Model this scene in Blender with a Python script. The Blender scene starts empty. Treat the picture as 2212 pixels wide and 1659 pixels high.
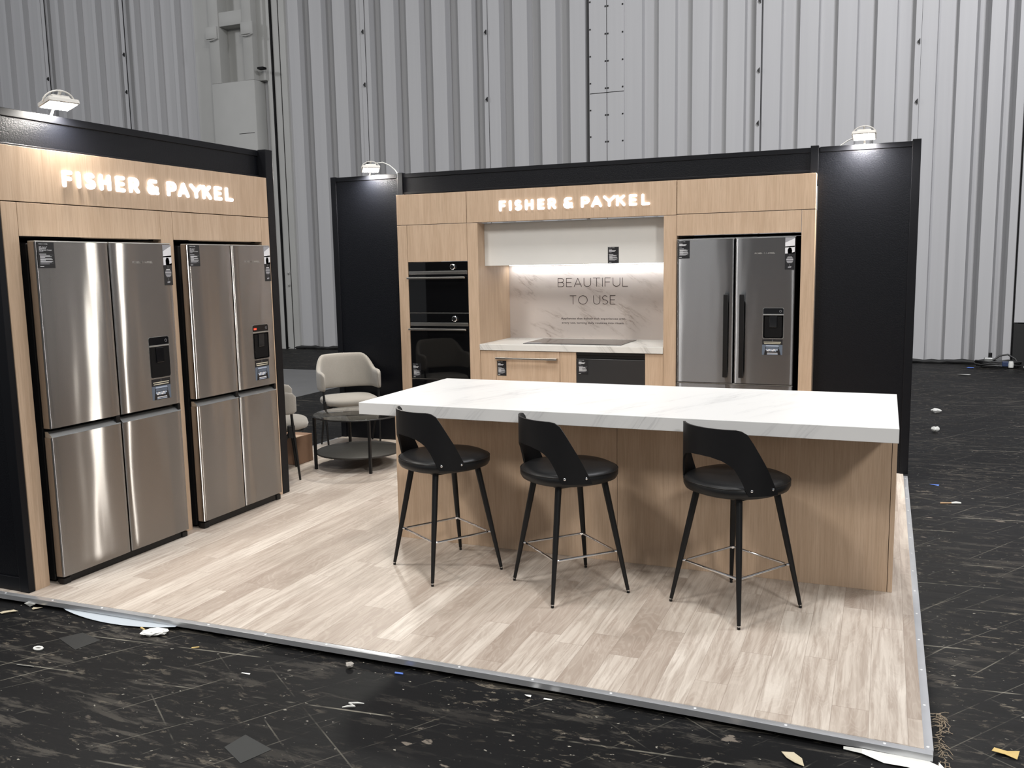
import bpy, bmesh, math, random
from mathutils import Vector, Matrix
random.seed(7)
PI = math.pi
sc = bpy.context.scene
COL = sc.collection

# ------------------------------------------------------------------ nodes
def new_mat(name):
    m = bpy.data.materials.new(name); m.use_nodes = True
    nt = m.node_tree; nt.nodes.clear()
    out = nt.nodes.new('ShaderNodeOutputMaterial')
    b = nt.nodes.new('ShaderNodeBsdfPrincipled')
    nt.links.new(b.outputs[0], out.inputs[0])
    return m, nt, b
def nd(nt, typ, ins=(), **attrs):
    n = nt.nodes.new('ShaderNode' + typ)
    for k, v in attrs.items(): setattr(n, k, v)
    for key, v in ins:
        s = n.inputs[key]
        if hasattr(v, 'is_linked') or isinstance(v, bpy.types.NodeSocket): nt.links.new(v, s)
        else: s.default_value = v
    return n
def mth(nt, op, a, b=0.0, c=None, clamp=False):
    ins = [(0, a), (1, b)] + ([(2, c)] if c is not None else [])
    return nd(nt, 'Math', ins, operation=op, use_clamp=clamp).outputs[0]
def rgb(*c): return (c[0], c[1], c[2], 1.0)
def ramp(nt, fac, stops, interp='LINEAR'):
    r = nd(nt, 'ValToRGB', [(0, fac)]); e = r.color_ramp.elements; r.color_ramp.interpolation = interp
    while len(e) < len(stops): e.new(0.5)
    for el, (p, c) in zip(e, stops):
        el.position = p; el.color = rgb(*c) if len(c) == 3 else c
    return r.outputs[0]
def mix(nt, fac, a, b, blend='MIX'):
    n = nd(nt, 'Mix', data_type='RGBA', blend_type=blend)
    for s, v in ((n.inputs[0], fac), (n.inputs[6], a), (n.inputs[7], b)):
        if isinstance(v, bpy.types.NodeSocket): nt.links.new(v, s)
        else: s.default_value = v
    return n.outputs[2]
def noise(nt, vec, scale=1.0, detail=4.0, rough=0.55, dist=0.0):
    return nd(nt, 'TexNoise', [('Vector', vec), ('Scale', scale), ('Detail', detail), ('Roughness', rough), ('Distortion', dist)]).outputs[0]
def vscale(nt, vec, s, off=None):
    n = nd(nt, 'Mapping', [('Vector', vec), ('Scale', s)])
    if off is not None:
        if isinstance(off, bpy.types.NodeSocket): nt.links.new(off, n.inputs['Location'])
        else: n.inputs['Location'].default_value = off
    return n.outputs[0]
def objco(nt): return nd(nt, 'TexCoord').outputs['Object']
def bump(nt, b, h, strength, dist):
    n = nd(nt, 'Bump', [('Strength', strength), ('Distance', dist), ('Height', h)])
    nt.links.new(n.outputs[0], b.inputs['Normal'])
def setb(b, **kw):
    names = dict(base='Base Color', rough='Roughness', metal='Metallic', spec='Specular IOR Level', ecol='Emission Color', estr='Emission Strength',
                 aniso='Anisotropic', trans='Transmission Weight', ior='IOR', coat='Coat Weight', coatr='Coat Roughness', alpha='Alpha', sheen='Sheen Weight')
    for k, v in kw.items():
        s = b.inputs[names[k]]
        if isinstance(v, bpy.types.NodeSocket): b.id_data.links.new(v, s)
        else: s.default_value = v
def plain(name, col, rough=0.5, metal=0.0, var=0.06, vs=6.0, **kw):
    """a plain paint / plastic / metal with a faint procedural mottling"""
    m, nt, b = new_mat(name)
    f = noise(nt, objco(nt), vs, 3.0)
    c = mix(nt, f, rgb(*[x * (1 - var) for x in col]), rgb(*[min(1, x * (1 + var)) for x in col]))
    setb(b, base=c, rough=rough, metal=metal, **kw)
    return m
def emis(name, col, s):
    m, nt, b = new_mat(name)
    setb(b, base=rgb(*col), rough=0.4, ecol=rgb(*col), estr=s)
    return m

def mk_oak():
    m, nt, b = new_mat('oak_laminate')
    co = objco(nt)
    rnd = nd(nt, 'ObjectInfo').outputs['Random']
    off = nd(nt, 'CombineXYZ', [(0, mth(nt, 'MULTIPLY', rnd, 13.0)), (1, mth(nt, 'MULTIPLY', rnd, 7.0)), (2, mth(nt, 'MULTIPLY', rnd, 31.0))]).outputs[0]
    fine = noise(nt, vscale(nt, co, (150, 150, 4.5), off), 1.0, 6.0, 0.7)
    band = noise(nt, vscale(nt, co, (9, 9, 0.8), off), 1.0, 5.0, 0.6, 1.2)
    c = mix(nt, ramp(nt, band, [(0.32, (0, 0, 0)), (0.68, (1, 1, 1))]), rgb(.455, .325, .222), rgb(.545, .402, .288))
    c = mix(nt, ramp(nt, fine, [(0.36, (.55, .55, .55)), (0.56, (0, 0, 0))]), c, rgb(.37, .265, .175))
    setb(b, base=c, rough=0.48, spec=0.35)
    bump(nt, b, fine, 0.08, 0.002)
    return m

def mk_planks():
    m, nt, b = new_mat('vinyl_oak_planks')
    co = objco(nt); sx = nd(nt, 'SeparateXYZ', [(0, co)])
    W, L = 0.1285, 1.02
    u = mth(nt, 'ADD', mth(nt, 'DIVIDE', sx.outputs[0], W), 0.12)
    col = mth(nt, 'FLOOR', u); fu = mth(nt, 'FRACT', u)
    w1 = nd(nt, 'TexWhiteNoise', [('W', col)], noise_dimensions='1D').outputs['Value']
    v = mth(nt, 'ADD', mth(nt, 'DIVIDE', sx.outputs[1], L), w1)
    row = mth(nt, 'FLOOR', v); fv = mth(nt, 'FRACT', v)
    idv = nd(nt, 'CombineXYZ', [(0, col), (1, row)]).outputs[0]
    wn = nd(nt, 'TexWhiteNoise', [('Vector', idv)], noise_dimensions='2D')
    w2 = wn.outputs['Value']
    z = mth(nt, 'MULTIPLY', w2, 47.0)
    g = nd(nt, 'CombineXYZ', [(0, mth(nt, 'MULTIPLY', sx.outputs[0], 46.0)), (1, mth(nt, 'MULTIPLY', sx.outputs[1], 2.6)), (2, z)]).outputs[0]
    grain = noise(nt, g, 1.0, 7.0, 0.62, 0.5)
    g2 = nd(nt, 'CombineXYZ', [(0, mth(nt, 'MULTIPLY', sx.outputs[0], 7.5)), (1, mth(nt, 'MULTIPLY', sx.outputs[1], 1.5)), (2, z)]).outputs[0]
    cloud = noise(nt, g2, 1.0, 3.0, 0.55, 0.8)
    ring = mth(nt, 'SINE', mth(nt, 'MULTIPLY', cloud, 95.0))
    ringm = ramp(nt, ring, [(0.25, (0, 0, 0)), (0.95, (1, 1, 1))])
    lum = mth(nt, 'ADD', mth(nt, 'MULTIPLY', w2, 0.42), mth(nt, 'MULTIPLY', cloud, 0.58))
    c = ramp(nt, lum, [(0.2, (.31, .253, .208)), (0.5, (.455, .395, .338)), (0.82, (.60, .545, .48))])
    c = mix(nt, mth(nt, 'MULTIPLY', ramp(nt, grain, [(0.38, (1, 1, 1)), (0.58, (0, 0, 0))]), 0.62), c, rgb(.28, .222, .18))
    c = mix(nt, mth(nt, 'MULTIPLY', ringm, 0.10), c, rgb(.72, .65, .57))
    knot = ramp(nt, noise(nt, vscale(nt, co, (9, 3.2, 1)), 1.0, 2.0), [(0.70, (0, 0, 0)), (0.80, (1, 1, 1))])
    c = mix(nt, mth(nt, 'MULTIPLY', knot, 0.45), c, rgb(.25, .185, .14))
    su = mth(nt, 'GREATER_THAN', mth(nt, 'ABSOLUTE', mth(nt, 'SUBTRACT', fu, 0.5)), 0.4915)
    sv = mth(nt, 'GREATER_THAN', mth(nt, 'ABSOLUTE', mth(nt, 'SUBTRACT', fv, 0.5)), 0.4987)
    c = mix(nt, mth(nt, 'MULTIPLY', mth(nt, 'MAXIMUM', su, sv), 0.5), c, rgb(.2, .155, .125))
    setb(b, base=c, rough=mth(nt, 'ADD', mth(nt, 'MULTIPLY', grain, 0.12), 0.38), spec=0.4)
    bump(nt, b, grain, 0.05, 0.002)
    return m

def mk_marble(name, base=(.80, .79, .775), vein=(.42, .41, .40), amount=0.5, along=(.42, .90, .3), across=(.9, -.42, -.7), fa=0.8, fc=6.0):
    m, nt, b = new_mat(name)
    co = objco(nt)
    u = nd(nt, 'VectorMath', [(0, co), (1, along)], operation='DOT_PRODUCT').outputs['Value']
    v = nd(nt, 'VectorMath', [(0, co), (1, across)], operation='DOT_PRODUCT').outputs['Value']
    wob = noise(nt, co, 3.5, 4.0, 0.55)
    vv = mth(nt, 'ADD', mth(nt, 'MULTIPLY', v, fc), mth(nt, 'MULTIPLY', wob, 0.55))
    p = nd(nt, 'CombineXYZ', [(0, mth(nt, 'MULTIPLY', u, fa)), (1, vv), (2, 0.3)]).outputs[0]
    n1 = noise(nt, p, 1.0, 5.0, 0.6, 0.15)
    ridge = mth(nt, 'ABSOLUTE', mth(nt, 'SUBTRACT', n1, 0.5))
    line = ramp(nt, ridge, [(0.0, (1, 1, 1)), (0.020, (0, 0, 0))])
    soft = ramp(nt, ridge, [(0.0, (1, 1, 1)), (0.09, (0, 0, 0))])
    pm = nd(nt, 'CombineXYZ', [(0, mth(nt, 'MULTIPLY', u, fa * 2.2)), (1, mth(nt, 'MULTIPLY', vv, 0.5)), (2, 4.0)]).outputs[0]
    mask = ramp(nt, noise(nt, pm, 1.0, 3.0), [(0.47, (0, 0, 0)), (0.66, (1, 1, 1))])
    k = mth(nt, 'MULTIPLY', mask, mth(nt, 'ADD', mth(nt, 'MULTIPLY', line, 0.62), mth(nt, 'MULTIPLY', soft, 0.30)))
    c = mix(nt, mth(nt, 'MULTIPLY', k, amount), rgb(*base), rgb(*vein))
    setb(b, base=c, rough=0.33, spec=0.4)
    return m

def mk_steel(name, col, rough=0.22, aniso=-0.87, wave=0.6):
    m, nt, b = new_mat(name)
    co = objco(nt)
    br = noise(nt, vscale(nt, co, (1.5, 1.5, 260)), 1.0, 3.0)
    c = mix(nt, br, rgb(*[x * 0.97 for x in col]), rgb(*[x * 1.03 for x in col]))
    t = nd(nt, 'CombineXYZ', [(0, 0.0), (1, 0.0), (2, 1.0)]).outputs[0]
    wv = noise(nt, vscale(nt, co, (7.0, 7.0, 1.1)), 1.0, 1.0, 0.4)
    bp = nd(nt, 'Bump', [('Strength', wave), ('Distance', .006), ('Height', wv)]).outputs[0]
    g = nd(nt, 'BsdfAnisotropic', [('Color', c), ('Roughness', rough), ('Anisotropy', aniso), ('Normal', bp), ('Tangent', t)])
    nt.links.new(g.outputs[0], nt.nodes['Material Output'].inputs[0]); nt.nodes.remove(b)
    return m

def mk_hall_floor():
    m, nt, b = new_mat('black_hall_floor')
    co = objco(nt); sx = nd(nt, 'SeparateXYZ', [(0, co)]); X, Y = sx.outputs[0], sx.outputs[1]
    big = noise(nt, co, 0.45, 4.0)
    base = ramp(nt, big, [(0.3, (.0025, .0025, .0027)), (0.7, (.0075, .0075, .008))])
    st = noise(nt, vscale(nt, co, (2.4, 12.0, 1)), 1.0, 9.0, 0.74, 0.35)
    area = ramp(nt, noise(nt, vscale(nt, co, (0.5, 1.2, 1)), 1.0, 3.0), [(0.38, (0, 0, 0)), (0.66, (1, 1, 1))])
    s1 = mth(nt, 'MULTIPLY', ramp(nt, st, [(0.535, (0, 0, 0)), (0.60, (1, 1, 1))]), area)
    c = mix(nt, mth(nt, 'MULTIPLY', s1, 0.42), base, rgb(.125, .113, .095))
    pt = noise(nt, vscale(nt, co, (5.0, 10.0, 1)), 1.0, 6.0, 0.6)
    pm = mth(nt, 'MULTIPLY', ramp(nt, pt, [(0.655, (0, 0, 0)), (0.68, (1, 1, 1))]), ramp(nt, noise(nt, co, 1.3, 2.0), [(0.42, (0, 0, 0)), (0.56, (1, 1, 1))]))
    c = mix(nt, mth(nt, 'MULTIPLY', pm, 0.8), c, rgb(.17, .145, .12))
    sp = noise(nt, vscale(nt, co, (30, 46, 1)), 1.0, 3.0, 0.55)
    c = mix(nt, ramp(nt, sp, [(0.685, (0, 0, 0)), (0.72, (1, 1, 1))]), c, rgb(.25, .235, .20))
    chip = noise(nt, vscale(nt, co, (11, 30, 1)), 1.0, 8.0, 0.72, 0.4)
    chm = mth(nt, 'MULTIPLY', ramp(nt, chip, [(0.575, (0, 0, 0)), (0.615, (1, 1, 1))]), ramp(nt, noise(nt, vscale(nt, co, (0.9, 1.8, 1)), 1.0, 5.0, 0.65), [(0.44, (0, 0, 0)), (0.60, (1, 1, 1))]))
    c = mix(nt, mth(nt, 'MULTIPLY', chm, 0.6), c, rgb(.18, .155, .12))
    # long straight scuffs in several directions
    for i, (a, fr, w, s) in enumerate(((0.10, 2.3, 0.010, .55), (1.02, 3.7, 0.010, .34), (0.93, 6.1, 0.012, .24), (-0.62, 2.9, 0.008, .22))):
        u = mth(nt, 'ADD', mth(nt, 'MULTIPLY', X, -math.sin(a)), mth(nt, 'MULTIPLY', Y, math.cos(a)))
        l = mth(nt, 'ADD', mth(nt, 'MULTIPLY', X, math.cos(a)), mth(nt, 'MULTIPLY', Y, math.sin(a)))
        q = mth(nt, 'ADD', mth(nt, 'MULTIPLY', u, fr), 0.37 * i + 0.1)
        w1 = nd(nt, 'TexWhiteNoise', [('W', mth(nt, 'FLOOR', q))], noise_dimensions='1D').outputs['Value']
        d = mth(nt, 'ABSOLUTE', mth(nt, 'SUBTRACT', mth(nt, 'FRACT', q), mth(nt, 'ADD', mth(nt, 'MULTIPLY', w1, 0.7), 0.15)))
        line = mth(nt, 'LESS_THAN', d, w)
        brk = noise(nt, nd(nt, 'CombineXYZ', [(0, mth(nt, 'MULTIPLY', l, 0.9)), (1, mth(nt, 'MULTIPLY', w1, 40.0)), (2, 0.0)]).outputs[0], 1.0, 5.0, 0.75)
        lm = mth(nt, 'MULTIPLY', line, ramp(nt, brk, [(0.5, (0, 0, 0)), (0.6, (1, 1, 1))]))
        c = mix(nt, mth(nt, 'MULTIPLY', lm, s), c, rgb(.30, .28, .23))
    setb(b, base=c, rough=mth(nt, 'ADD', mth(nt, 'MULTIPLY', st, 0.35), 0.42), spec=0.16)
    bump(nt, b, st, 0.12, 0.004)
    return m

def mk_wall():
    m, nt, b = new_mat('painted_corrugated_steel')
    co = objco(nt)
    st = noise(nt, vscale(nt, co, (9, 9, 0.25)), 1.0, 6.0, 0.6)
    bl = noise(nt, co, 0.35, 3.0)
    c = mix(nt, st, rgb(.41, .41, .425), rgb(.50, .50, .51))
    c = mix(nt, mth(nt, 'MULTIPLY', bl, 0.35), c, rgb(.42, .42, .41))
    sx = nd(nt, 'SeparateXYZ', [(0, co)])
    low = ramp(nt, sx.outputs[2], [(0.0, (1, 1, 1)), (0.9, (0, 0, 0))])
    ch = ramp(nt, noise(nt, vscale(nt, co, (16, 16, 1.6)), 1.0, 3.0), [(0.70, (0, 0, 0)), (0.73, (1, 1, 1))])
    c = mix(nt, mth(nt, 'MULTIPLY', mth(nt, 'MULTIPLY', ch, low), 0.85), c, rgb(.05, .05, .05))
    setb(b, base=c, rough=0.55, spec=0.3)
    return m

def mk_black_panel():
    m, nt, b = new_mat('black_grained_panel')
    co = objco(nt)
    g = noise(nt, co, 130.0, 4.0, 0.65)
    c = mix(nt, g, rgb(.0022, .0026, .0042), rgb(.0045, .005, .007))
    setb(b, base=c, rough=0.36, spec=0.24)
    bump(nt, b, g, 0.55, 0.003)
    return m

def mk_fabric(name, col):
    m, nt, b = new_mat(name)
    co = objco(nt)
    n1 = noise(nt, co, 190.0, 3.0, 0.7); n2 = noise(nt, co, 14.0, 3.0)
    c = mix(nt, n1, rgb(*[x * 0.78 for x in col]), rgb(*[x * 1.15 for x in col]))
    c = mix(nt, mth(nt, 'MULTIPLY', n2, 0.35), c, rgb(*[x * 0.82 for x in col]))
    setb(b, base=c, rough=0.9, spec=0.15, sheen=0.25)
    bump(nt, b, n1, 0.25, 0.002)
    return m

def mk_leather():
    m, nt, b = new_mat('black_leatherette')
    g = noise(nt, objco(nt), 220.0, 3.0)
    setb(b, base=mix(nt, g, rgb(.006, .006, .0065), rgb(.010, .010, .0105)), rough=0.40, spec=0.35)
    bump(nt, b, g, 0.2, 0.001)
    return m

def mk_smoked_glass():
    m, nt, b = new_mat('smoked_glass')
    f = noise(nt, objco(nt), 3.0)
    tr = nd(nt, 'BsdfTransparent', [('Color', mix(nt, f, rgb(.78, .78, .76), rgb(.80, .80, .78)))])
    gl = nd(nt, 'BsdfAnisotropic', [('Color', rgb(.9, .9, .9)), ('Roughness', .03)])
    fr = nd(nt, 'Fresnel', [('IOR', 1.45)])
    mx = nd(nt, 'MixShader', [(0, mth(nt, 'MULTIPLY', fr.outputs[0], .7)), (1, tr.outputs[0]), (2, gl.outputs[0])])
    nt.links.new(mx.outputs[0], nt.nodes['Material Output'].inputs[0]); nt.nodes.remove(b)
    return m

OAK = mk_oak(); PLANK = mk_planks(); HALLF = mk_hall_floor(); WALL = mk_wall(); BLACKP = mk_black_panel()
MARB = mk_marble('white_marble_worktop', base=(.61, .61, .605), vein=(.27, .27, .28), amount=0.55, fc=8.0)
MARB2 = mk_marble('kitchen_marble', base=(.66, .645, .61), vein=(.25, .24, .22), amount=0.9, across=(.9, .4, .7))
MARB3 = mk_marble('marble_splashback', base=(.62, .555, .515), vein=(.28, .215, .18), amount=0.85, along=(.86, 0, -.50), across=(.50, 0, .86), fa=1.6, fc=8.0)
STEEL = mk_steel('brushed_stainless', (.37, .357, .345), rough=.22, aniso=-.87, wave=.30)
DSTEEL = mk_steel('dark_brushed_stainless', (.225, .228, .235), rough=.25, aniso=-.82, wave=0.5)
GRIP = plain('pale_grip_metal', (.52, .53, .52), 0.35, 1.0)
ALU = plain('aluminium_edging', (.66, .67, .69), 0.30, .75, var=.12, vs=9.0)
CHROME = plain('chrome', (.85, .85, .86), 0.08, 1.0, var=.02)
SCREWM = plain('zinc_screw', (.85, .86, .86), 0.35, .3)
HANDM = plain('satin_handle_metal', (.50, .48, .45), 0.28, 1.0)
BLK = plain('black_plastic', (.006, .006, .0065), 0.38, spec=.3)
BLKM = plain('black_powder_coat', (.007, .007, .0075), 0.42, spec=.3)
RAIL = plain('black_frame_profile', (.0048, .0052, .007), 0.42, spec=.22)
PLY = plain('black_stained_plywood', (.006, .006, .0068), 0.50, var=.2, vs=30.0, spec=0.25)
CAV = plain('dark_recess', (.004, .004, .0045), 0.6, spec=.15)
GLOSSB = plain('black_oven_glass', (.0035, .0036, .004), 0.03, spec=0.5, var=.02)
HOB = plain('cooktop_glass', (.004, .004, .005), 0.06)
PRINTK = plain('printed_black_card', (.006, .006, .008), 0.45)
PRINTW = plain('printed_white', (.70, .70, .72), 0.6)
PRINTG = plain('printed_grey', (.30, .30, .32), 0.6)
PRINTY = plain('printed_cream', (.62, .58, .45), 0.6)
PRINTB = plain('printed_slate_blue', (.10, .125, .165), 0.5)
PRINTBL = plain('printed_light_blue', (.36, .42, .52), 0.5)
PRINTGN = plain('printed_green', (.05, .075, .04), 0.5)
ETCH = plain('etched_mark', (.62, .60, .57), 0.5, 0.6)
HOODW = plain('white_hood_laminate', (.66, .65, .62), 0.5, var=.02)
TXT = plain('dark_brown_lettering', (.05, .035, .032), 0.5)
FAB = mk_fabric('beige_grey_upholstery', (.27, .25, .22))
LEA = mk_leather()
GLASS = mk_smoked_glass()
SHELFM = plain('dark_bronze_metal', (.018, .0165, .0145), 0.5)
BOXM = plain('brown_cardboard', (.20, .115, .07), 0.8, var=.15)
TAPEM = plain('pale_box_tape', (.42, .30, .21), 0.6)
COLM = plain('painted_steel_column', (.40, .40, .385), 0.55, var=.10, vs=1.5)
RUB = plain('black_rubber_seal', (.010, .010, .010), 0.7)
SHEET = plain('grey_floor_carpet', (.15, .15, .15), 0.7, var=.12, vs=2.5)
WHITEP = plain('white_paper', (.66, .66, .63), 0.7)
TANP = plain('tan_paper', (.48, .42, .30), 0.7)
BLUEP = plain('blue_scrap_plastic', (.10, .20, .62), 0.5)
YELP = plain('yellow_scrap', (.55, .40, .15), 0.6)
GREYP = plain('grey_lump', (.36, .335, .30), 0.7, var=.3, vs=40)
LAMPB = plain('white_lamp_body', (.62, .60, .56), 0.45)
GLOW = emis('lamp_glow', (1.0, .97, .90), 30.0)
SIGNE = emis('sign_letter_glow', (1.0, .985, 1.0), 2.4)
LEDE = emis('led_strip_glow', (.93, .97, 1.0), 9.0)
REDE = emis('red_display', (1.0, .06, .03), 1.2)
DISPB = plain('dispenser_gloss_black', (.005, .005, .006), 0.12)
CABLEM = plain('black_cable', (.012, .012, .012), 0.5)
WCABLE = plain('white_cable', (.72, .72, .68), 0.5)
PLUGB = plain('dark_blue_connector', (.02, .035, .09), 0.45)
FILM = plain('pale_plastic_film', (.42, .46, .50), 0.25)
STRAW = plain('dry_straw_fibre', (.30, .24, .17), 0.8)
WOODS = plain('splinter_wood', (.40, .26, .15), 0.8)

# ------------------------------------------------------------------ builder
class B:
    def __init__(s): s.bm = bmesh.new(); s.mats = []; s.round = False
    def mi(s, m):
        if m not in s.mats: s.mats.append(m)
        return s.mats.index(m)
    def add(s, verts, faces, m):
        vs = [s.bm.verts.new(v) for v in verts]; k = s.mi(m)
        for f in faces:
            try: fc = s.bm.faces.new([vs[i] for i in f]); fc.material_index = k
            except ValueError: pass
        return vs
    def box(s, x0, x1, y0, y1, z0, z1, m, bev=0.0, seg=2):
        t = bmesh.new()
        bmesh.ops.create_cube(t, size=1.0)
        for v in t.verts:
            v.co = Vector(((x0 + x1) / 2 + v.co.x * (x1 - x0), (y0 + y1) / 2 + v.co.y * (y1 - y0), (z0 + z1) / 2 + v.co.z * (z1 - z0)))
        if bev > 0: bmesh.ops.bevel(t, geom=list(t.edges), offset=bev, segments=seg, affect='EDGES', profile=0.5)
        s.merge(t, m); return s
    def merge(s, t, m=None, mat=None):
        k = s.mi(m) if m else 0
        mp = {}
        for v in t.verts: mp[v] = s.bm.verts.new(mat @ v.co if mat else v.co)
        for f in t.faces:
            nf = s.bm.faces.new([mp[v] for v in f.verts]); nf.material_index = k
        t.free()
    def quad(s, a, b, c, d, m): s.add([a, b, c, d], [(0, 1, 2, 3)], m); return s
    def rings(s, rings, m, closed=True, caps=True):
        n = len(rings[0]); vs = [[s.bm.verts.new(p) for p in r] for r in rings]; k = s.mi(m)
        for i in range(len(rings) - 1):
            for j in range(n if closed else n - 1):
                f = s.bm.faces.new((vs[i][j], vs[i][(j + 1) % n], vs[i + 1][(j + 1) % n], vs[i + 1][j])); f.material_index = k
        if caps and closed:
            f = s.bm.faces.new(list(reversed(vs[0]))); f.material_index = k
            f = s.bm.faces.new(vs[-1]); f.material_index = k
        return s
    def tube(s, pts, r, m, n=10, closed=False):
        s.round = True; pts = [Vector(p) for p in pts]; rs = r if isinstance(r, (list, tuple)) else [r] * len(pts)
        out = []; up = None; N = len(pts)
        for i, p in enumerate(pts):
            if closed: d = (pts[(i + 1) % N] - pts[i - 1]).normalized()
            else: d = (pts[min(i + 1, N - 1)] - pts[max(i - 1, 0)]).normalized()
            if up is None: up = Vector((0, 0, 1)) if abs(d.z) < .9 else Vector((1, 0, 0))
            a = d.cross(up).normalized(); up = a.cross(d).normalized()
            out.append([p + (a * math.cos(2 * PI * j / n) + up * math.sin(2 * PI * j / n)) * rs[i] for j in range(n)])
        if closed: out.append(out[0])
        s.rings(out, m, caps=not closed); return s
    def lathe(s, prof, c, m, n=32, sx=1.0, sy=1.0, pw=2.0):
        s.round = True; R = []
        for r, z in prof:
            ring = []
            for j in range(n):
                a = 2 * PI * j / n; ca, sa = math.cos(a), math.sin(a)
                k = (abs(ca) ** pw + abs(sa) ** pw) ** (-1 / pw)
                ring.append((c[0] + r * k * ca * sx, c[1] + r * k * sa * sy, c[2] + z))
            R.append(ring)
        s.rings(R, m); return s
    def prism(s, poly, o, r, u, nrm, depth, m):
        o, r, u, nrm = Vector(o), Vector(r), Vector(u), Vector(nrm)
        p0 = [o + r * a + u * b for a, b in poly]; p1 = [p + nrm * depth for p in p0]
        s.rings([p0, p1], m); return s
    def done(s, name, parent=None, smooth=None, loc=None, **props):
        if smooth is None: smooth = .75 if s.round else .3
        root = parent
        off = Vector((0, 0, 0))
        if parent is not None:
            while root.parent: root = root.parent
            if not root.get('_local'): off = root.location.copy()
        elif loc is not None: off = Vector(loc)
        for v in s.bm.verts: v.co -= off
        bmesh.ops.remove_doubles(s.bm, verts=s.bm.verts, dist=1e-6)
        bmesh.ops.recalc_face_normals(s.bm, faces=s.bm.faces)
        for e in s.bm.edges:
            if len(e.link_faces) == 2 and e.calc_face_angle(0) > smooth: e.smooth = False
        for f in s.bm.faces: f.smooth = True
        me = bpy.data.meshes.new(name); s.bm.to_mesh(me); s.bm.free()
        for m in s.mats: me.materials.append(m)
        o = bpy.data.objects.new(name, me); COL.objects.link(o)
        if parent is not None: o.parent = parent
        elif loc is not None: o.location = loc
        for k, v in props.items(): o[k] = v
        return o

def thing(name, label, cat, loc, rz=0.0, group=None, local=False):
    o = bpy.data.objects.new(name, None); COL.objects.link(o)
    o.empty_display_size = 0.1
    o.location = loc; o.rotation_euler = (0, 0, rz)
    if local or rz: o['_local'] = 1
    o['label'] = label; o['category'] = cat
    if group: o['group'] = group
    return o
def bx(name, parent, x0, x1, y0, y1, z0, z1, m, bev=0.0015, **p):
    return B().box(x0, x1, y0, y1, z0, z1, m, bev).done(name, parent, **p)
def copy_tree(o, parent=None):
    c = o.copy(); COL.objects.link(c); c.parent = parent
    for ch in o.children: copy_tree(ch, c)
    return c

# stroke lettering ---------------------------------------------------
def arc(cx, cy, rx, ry, a0, a1, n=10):
    return [(cx + rx * math.cos(math.radians(a0 + (a1 - a0) * i / n)), cy + ry * math.sin(math.radians(a0 + (a1 - a0) * i / n))) for i in range(n + 1)]
GL = {
 'F': (.55, [[(0, 0), (0, 1), (.55, 1)], [(0, .52), (.48, .52)]]),
 'I': (.0, [[(0, 0), (0, 1)]]),
 'S': (.58, [arc(.29, .745, .27, .255, 35, 270, 9) + arc(.29, .245, .29, .245, 90, -145, 9)]),
 'H': (.68, [[(0, 0), (0, 1)], [(.68, 0), (.68, 1)], [(0, .5), (.68, .5)]]),
 'E': (.55, [[(.55, 0), (0, 0), (0, 1), (.55, 1)], [(0, .51), (.49, .51)]]),
 'R': (.62, [[(0, 0), (0, 1), (.3, 1)] + arc(.32, .73, .27, .27, 90, -90, 8) + [(0, .46)], [(.30, .46), (.62, 0)]]),
 '&': (.72, [[(.60, 1), (.26, 1)] + arc(.27, .78, .21, .22, 90, 270, 7), [(.27, .56), (.72, 0)], arc(.27, .28, .27, .28, 90, 270, 8) + arc(.27, .40, .40, .40, -88, 5, 7)]),
 'P': (.60, [[(0, 0), (0, 1), (.3, 1)] + arc(.31, .715, .285, .285, 90, -90, 8) + [(0, .43)]]),
 'A': (.76, [[(0, 0), (.38, 1), (.76, 0)], [(.13, .30), (.63, .30)]]),
 'Y': (.72, [[(0, 1), (.36, .47), (.72, 1)], [(.36, .47), (.36, 0)]]),
 'K': (.64, [[(0, 0), (0, 1)], [(.60, 1), (.02, .43)], [(.22, .60), (.64, 0)]]),
 'L': (.52, [[(0, 1), (0, 0), (.52, 0)]]),
 'B': (.62, [[(0, 0), (0, 1), (.34, 1)] + arc(.34, .76, .24, .24, 90, -90, 8) + [(0, .52)], [(.34, .52)] + arc(.36, .26, .26, .26, 90, -90, 8) + [(0, 0), (0, .52)]]),
 'U': (.70, [[(0, 1), (0, .34)] + arc(.35, .34, .35, .34, 180, 360, 10) + [(.70, 1)]]),
 'T': (.68, [[(0, 1), (.68, 1)], [(.34, 1), (.34, 0)]]),
 'O': (.98, [arc(.49, .5, .49, .5, 0, 360, 22)]),
}
def strokes(b, ch, x, y, hgt, wid, depth, frame, m, xs=1.0):
    """lay glyph `ch` with its lower left at (x, y) on the plane frame=(origin, right, up, normal)"""
    o, r, u, n = [Vector(v) for v in frame]; w = wid / 2
    for line in GL[ch][1]:
        pts = [(x + p[0] * hgt * xs, y + p[1] * hgt) for p in line]
        for (ax, ay), (bx_, by) in zip(pts, pts[1:]):
            dx, dy = bx_ - ax, by - ay; L = math.hypot(dx, dy) or 1e-9; px, py = -dy / L * w, dx / L * w
            poly = []
            a = math.atan2(dy, dx)
            for k in range(7): t = a + PI / 2 + PI * k / 6; poly.append((ax + w * math.cos(t), ay + w * math.sin(t)))
            for k in range(7): t = a - PI / 2 + PI * k / 6; poly.append((bx_ + w * math.cos(t), by + w * math.sin(t)))
            b.prism(poly, o, r, u, n, depth, m)
def line_of(b, text, x0, x1, y, hgt, wid, depth, frame, m, gap=.30, space=.55):
    tot = sum((space if c == ' ' else GL[c][0] + gap) for c in text) - gap
    k = (x1 - x0) / (tot * hgt); x = x0
    for c in text:
        if c == ' ': x += space * hgt * k; continue
        strokes(b, c, x, y, hgt, wid, depth, frame, m, xs=k); x += (GL[c][0] + gap) * hgt * k
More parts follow.
